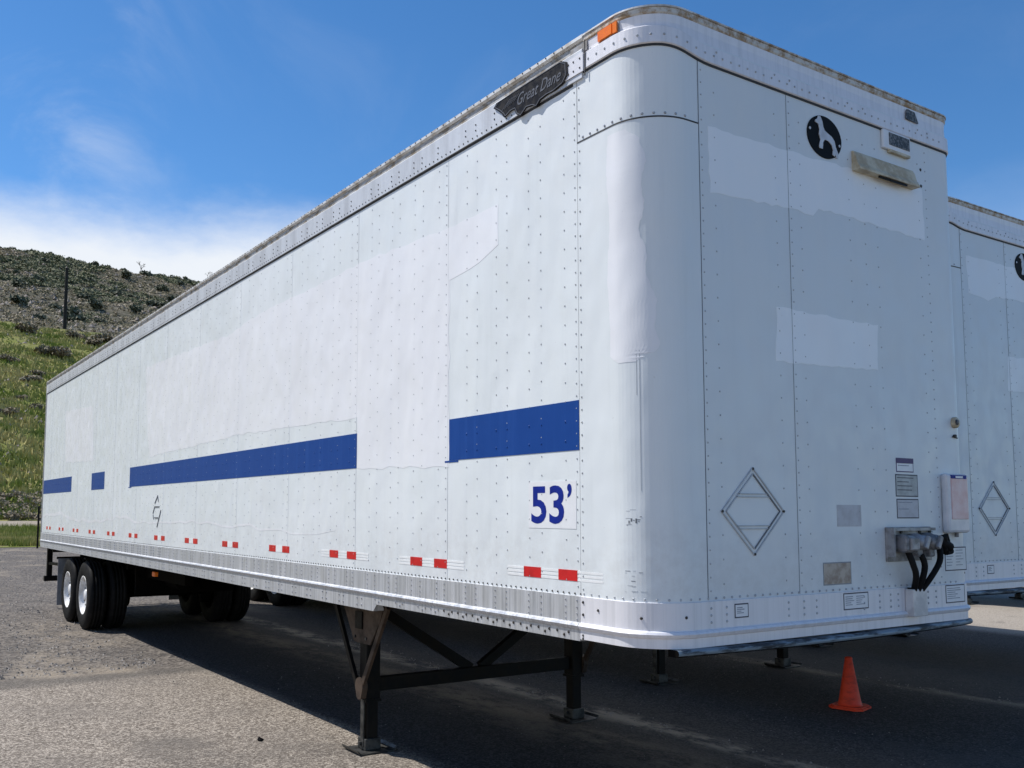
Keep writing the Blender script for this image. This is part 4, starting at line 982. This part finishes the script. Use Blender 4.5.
# ---- landing gear
LG = empty('landing_gear', (0, 3.37, 0), 0, T)
def lgp(mb, name): o = mb.build(name, LG); return o
LX = (0.315, TW - 0.30)
for i, x in enumerate(LX):
    s = 1 if i == 0 else -1
    m = MB(); m.box((x + 0.01, 0, 0.62), (0.118, 0.118, 0.78), 'black_steel', None, 0.008)
    m.box((x + 0.01, 0, 0.085), (0.096, 0.096, 0.36), 'black_steel', None, 0.008)
    m.box((x + 0.01, 0, 0.235), (0.130, 0.130, 0.02), 'black_steel')
    m.box((x - s * 0.055, -0.01, 0.07), (0.008, 0.05, 0.34), 'foot_steel'); lgp(m, 'leg')
    m = MB(); z = GZ    # foot: plate with ends curled up
    prof = [(-0.160, 0.040), (-0.145, 0.020), (-0.115, 0.012), (0.115, 0.012), (0.145, 0.020), (0.160, 0.040)]
    vs = []
    for yy0 in (-0.14, 0.14):
        for (a, h) in prof: vs.append((x + 0.01 + a, yy0, z + h))
        for (a, h) in reversed(prof): vs.append((x + 0.01 + a, yy0, z + h - 0.010))
    k = 12; m.mesh(vs, [tuple(range(k)), tuple(reversed(range(k, 2 * k)))] + [(q, (q + 1) % k, (q + 1) % k + k, q + k) for q in range(k)], 'foot_steel')
    m.box((x + 0.01, 0, z + 0.055), (0.13, 0.13, 0.085), 'foot_steel', None, 0.006)
    m.tube([(x - 0.08, 0, z + 0.06), (x + 0.10, 0, z + 0.06)], 0.016, 'foot_steel', 8); lgp(m, 'foot')
    m = MB()             # gusset plate under the rail, tapering down to the leg
    g = [(-0.33, 0.965), (0.36, 0.965), (0.30, 0.84), (0.15, 0.66), (-0.11, 0.66), (-0.24, 0.84)]
    fr = (V((x - s * 0.062, 0, 0)), V((0, -1, 0)), V((0, 0, 1)), V((-s, 0, 0))); m.prism(g, fr, 0.010, 'brown_steel')
    m.box((x - s * 0.078, 0.02, 0.83), (0.012, 0.11, 0.13), 'black_steel'); m.box((x - s * 0.02, 0, 0.955), (0.20, 0.74, 0.03), 'brown_steel')
    for q in ((-0.26, 0.93), (-0.18, 0.93), (0.18, 0.93), (0.26, 0.93), (-0.09, 0.70), (0.09, 0.70)): m.tube([(x - s * 0.070, q[0], q[1]), (x - s * 0.080, q[0], q[1])], 0.012, 'foot_steel', 6)
    lgp(m, 'gusset_plate')
    for sy in (-1, 1):
        m = MB(); m.bar((x - s * 0.08, sy * 0.44, 0.96), (x - s * 0.085, sy * 0.035 - 0.02, 0.34), 0.040, 0.026, 'brown_steel' if sy < 0 else 'black_steel', up=(1, 0, 0)); lgp(m, 'brace')
    m = MB(); m.prism([(0.060 * math.cos(a) , 0.066 * math.sin(a) - (0.03 if math.sin(a) < -0.8 else 0)) for a in [2 * PI * q / 20 for q in range(20)]], (V((x - s * 0.055, -0.03, 0.345)), V((0, -1, 0)), V((0, 0, 1)), V((-s, 0, 0))), 0.045, 'brown_steel'); lgp(m, 'gear_cover')
m = MB(); m.box((TW / 2, 0.0, 0.345), (LX[1] - LX[0] - 0.10, 0.060, 0.105), 'black_steel', None, 0.006); lgp(m, 'crossmember')
for s in (-1, 1):
    m = MB(); m.bar((TW / 2 + s * 0.92, 0.03, 0.92), (TW / 2 + s * 0.05, 0.03, 0.385), 0.075, 0.05, 'black_steel', up=(0, 1, 0)); lgp(m, 'diagonal_brace')
# ---- tandem bogie
BG = empty('bogie', (0, 13.03, 0), 0, T)
WR = 0.525; HZ = GZ - 0.035 + WR - 0.004
m = MB()
for x in (0.78, TW - 0.78): m.box((x, -0.6, 0.80), (0.12, 6.0, 0.28), 'underbody')
m.tube([(1.1, -2.3, 0.62), (1.1, -0.9, 0.62)], 0.13, 'underbody', 14); m.box((TW / 2, -1.7, 0.62), (1.5, 0.06, 0.42), 'underbody'); m.box((TW / 2, 0.0, 0.62), (1.5, 0.5, 0.40), 'underbody'); m.box((TW / 2, 1.3, 0.6), (1.6, 0.05, 0.5), 'underbody')
for y in (-1.6, -0.64, 0.62, 1.3): m.box((TW / 2, y, 0.85), (1.7, 0.10, 0.14), 'underbody')
for x in (0.78, TW - 0.78):
    for y in (-1.15, 0.0, 1.15): m.prism([(-0.18, 0.70), (0.18, 0.70), (0.07, 0.36), (-0.07, 0.36)], (V((x, y, 0)), V((0, 1, 0)), V((0, 0, 1)), V((-1, 0, 0))), 0.03, 'underbody')
    for y in (-0.62, 0.62): m.box((x, y, 0.47), (0.08, 0.95, 0.06), 'underbody')
m.build('suspension_frame', BG)
for y in (-0.62, 0.62):
    m = MB(); m.tube([(0.42, y, HZ), (TW - 0.42, y, HZ)], 0.065, 'underbody', 12)
    for x in (0.62, TW - 0.62): m.lathe([(0.06, -0.09), (0.20, -0.09), (0.20, 0.09), (0.06, 0.09)], 'underbody', (x, y, HZ), 'x', 20)
    for x in (0.9, TW - 0.9): m.tube([(x, y - 0.25, HZ + 0.05), (x, y - 0.05, HZ + 0.05)], 0.09, 'underbody', 12)
    m.build('axle', BG)
def wheel(x, y, out, rimmat='white_rim'):      # out: -1 faces left
    w = empty('wheel', (x, y, HZ), 0, BG); tw = 0.135
    m = MB(); prof = [(0.292, -tw * 0.86), (0.33, -tw), (0.44, -tw * 1.02), (0.500, -tw * 0.88), (0.518, -tw * 0.72), (WR, -tw * 0.6)]
    for gx in (-0.36, 0.0, 0.36): prof += [(WR, tw * (gx - 0.07)), (WR - 0.014, tw * (gx - 0.05)), (WR - 0.014, tw * (gx + 0.05)), (WR, tw * (gx + 0.07))]
    prof += [(WR, tw * 0.6), (0.518, tw * 0.72), (0.500, tw * 0.88), (0.44, tw * 1.02), (0.33, tw), (0.292, tw * 0.86)]
    m.lathe(prof, 'rubber', (0, 0, 0), 'x', 56); m.build('tyre', w)
    m = MB(); o = out
    pr = [(0.292, o * tw * 0.86), (0.298, o * tw * 0.93), (0.285, o * tw * 0.94), (0.276, o * tw * 0.80), (0.266, o * tw * 0.55), (0.240, o * tw * 0.40), (0.18, o * tw * 0.38), (0.145, o * tw * 0.45), (0.09, o * tw * 0.46)]
    m.lathe(pr, rimmat, (0, 0, 0), 'x', 40); m.lathe([(0.28, -o * tw * 0.86), (0.262, 0.0), (0.262, o * tw * 0.5)], rimmat, (0, 0, 0), 'x', 40); m.build('rim', w)
    m = MB(); m.lathe([(0.095, o * tw * 0.4), (0.088, o * tw * 0.65), (0.07, o * tw * 0.74), (0, o * tw * 0.76)], rimmat, (0, 0, 0), 'x', 24)
    for k in range(10):
        a = 2 * PI * k / 10; p = V((o * tw * 0.35, 0.16 * math.cos(a), 0.16 * math.sin(a))); m.tube([p, p + V((o * 0.03, 0, 0))], 0.014, 'cast_grey', 6)
    m.build('hub', w)
for y in (-0.62, 0.62):
    for x, o in ((0.165, -1), (0.475, 1), (TW - 0.475, -1), (TW - 0.165, 1)): wheel(x, y, o, 'white_rim' if abs(x - TW / 2) > 1 else 'underbody')
# mud flaps and rear guard
for x in (0.34, TW - 0.34):
    m = MB(); m.box((x, 14.50, 0.42), (0.62, 0.012, 0.80), 'rubber_flap', None, 0.003); m.box((x, 14.52, 0.83), (0.66, 0.04, 0.04), 'black_steel'); part(m, 'mud_flap')
m = MB(); m.box((TW / 2, 16.10, 0.38), (TW - 0.14, 0.10, 0.10), 'black_steel', None, 0.008)
for x in (0.16, 0.75, TW - 0.75, TW - 0.16): m.box((x, 16.10, 0.69), (0.09, 0.09, 0.55), 'black_steel')
m.box((TW / 2, 15.75, 0.93), (TW - 0.3, 0.08, 0.10), 'black_steel')
for x in (0.16, TW - 0.16): m.bar((x, 16.10, 0.66), (x, 14.6, 0.70), 0.05, 0.05, 'black_steel')
part(m, 'rear_guard')

# ------------------------------------------------------------------ the other trailers of the row
T2 = copy_tree(T); T2.location = (3.875, 0.86, 0.03)
T2['label'] = 'second white semi trailer, partly hidden behind the right edge of the nearest one'
T3 = copy_tree(T); T3.location = (7.68, 1.72, 0)
T3['label'] = 'third trailer along the row, showing only landing gear feet beneath the nearest trailer\'s nose'
T4 = copy_tree(T); T4.location = (15.35, 3.9, 0)
T4['label'] = 'farthest trailer, its brown gusset and leg seen below the front rail of the second trailer'
def kids(o): return [q for q in bpy.data.objects if q.parent == o]
for q in kids(T2):
    if q.name.startswith(('landing_gear', 'bogie')): q.location.z -= 0.03
    if q.name.startswith('bogie'): q.location.y += 1.0
# the second trailer has its own overpainted areas and no stripes are in sight
for q in kids(T2):
    if q.name.startswith('repaint_patch') and q.data in (FP['top'].data, FP['mid'].data): bpy.data.objects.remove(q)
rp = random.Random(77)
for pl in ([(0.415, 3.66), (1.35, 3.665), (2.2, 3.66), (2.2, 3.42), (1.5, 3.40), (0.85, 3.38), (0.72, 3.33), (0.43, 3.36)], [(0.98, 2.90), (1.80, 2.915), (1.80, 2.63), (0.96, 2.615)]):
    m = MB(); m.prism(ragged(pl, 0.007, rp, 0.05), FRF(0, 0), 0.0011, 'repaint_front'); m.build('repaint_patch', T2)

# ------------------------------------------------------------------ traffic cone
CN = empty('traffic_cone', (4.76, 2.36, GZ), 0.25)
tag(CN, 'small orange traffic cone standing on the dark asphalt in front of the trailer nose', 'traffic cone')
m = MB(); hw = 0.155; cs = []
for q in range(16):
    a = 2 * PI * q / 16 + PI / 16; c_, s_ = math.cos(a), math.sin(a); k = 1 / max(abs(c_), abs(s_)); k = min(k, 1.22); cs.append((hw * c_ * k, hw * s_ * k))
fr = (V((0, 0, 0.006)), V((1, 0, 0)), V((0, 1, 0)), V((0, 0, 1))); m.prism(cs, fr, 0.018, 'cone_orange')
m.prism([(x * 0.9, y * 0.9) for x, y in cs], fr, 0.009, 'cone_orange', 0.0182); m.build('base', CN)
m = MB(); m.lathe([(0.112, 0.033), (0.104, 0.040), (0.095, 0.075), (0.032, 0.445), (0.034, 0.452), (0.030, 0.462), (0.022, 0.465), (0.018, 0.44)], 'cone_orange', (0, 0, 0), 'z', 36); m.build('cone_body', CN)
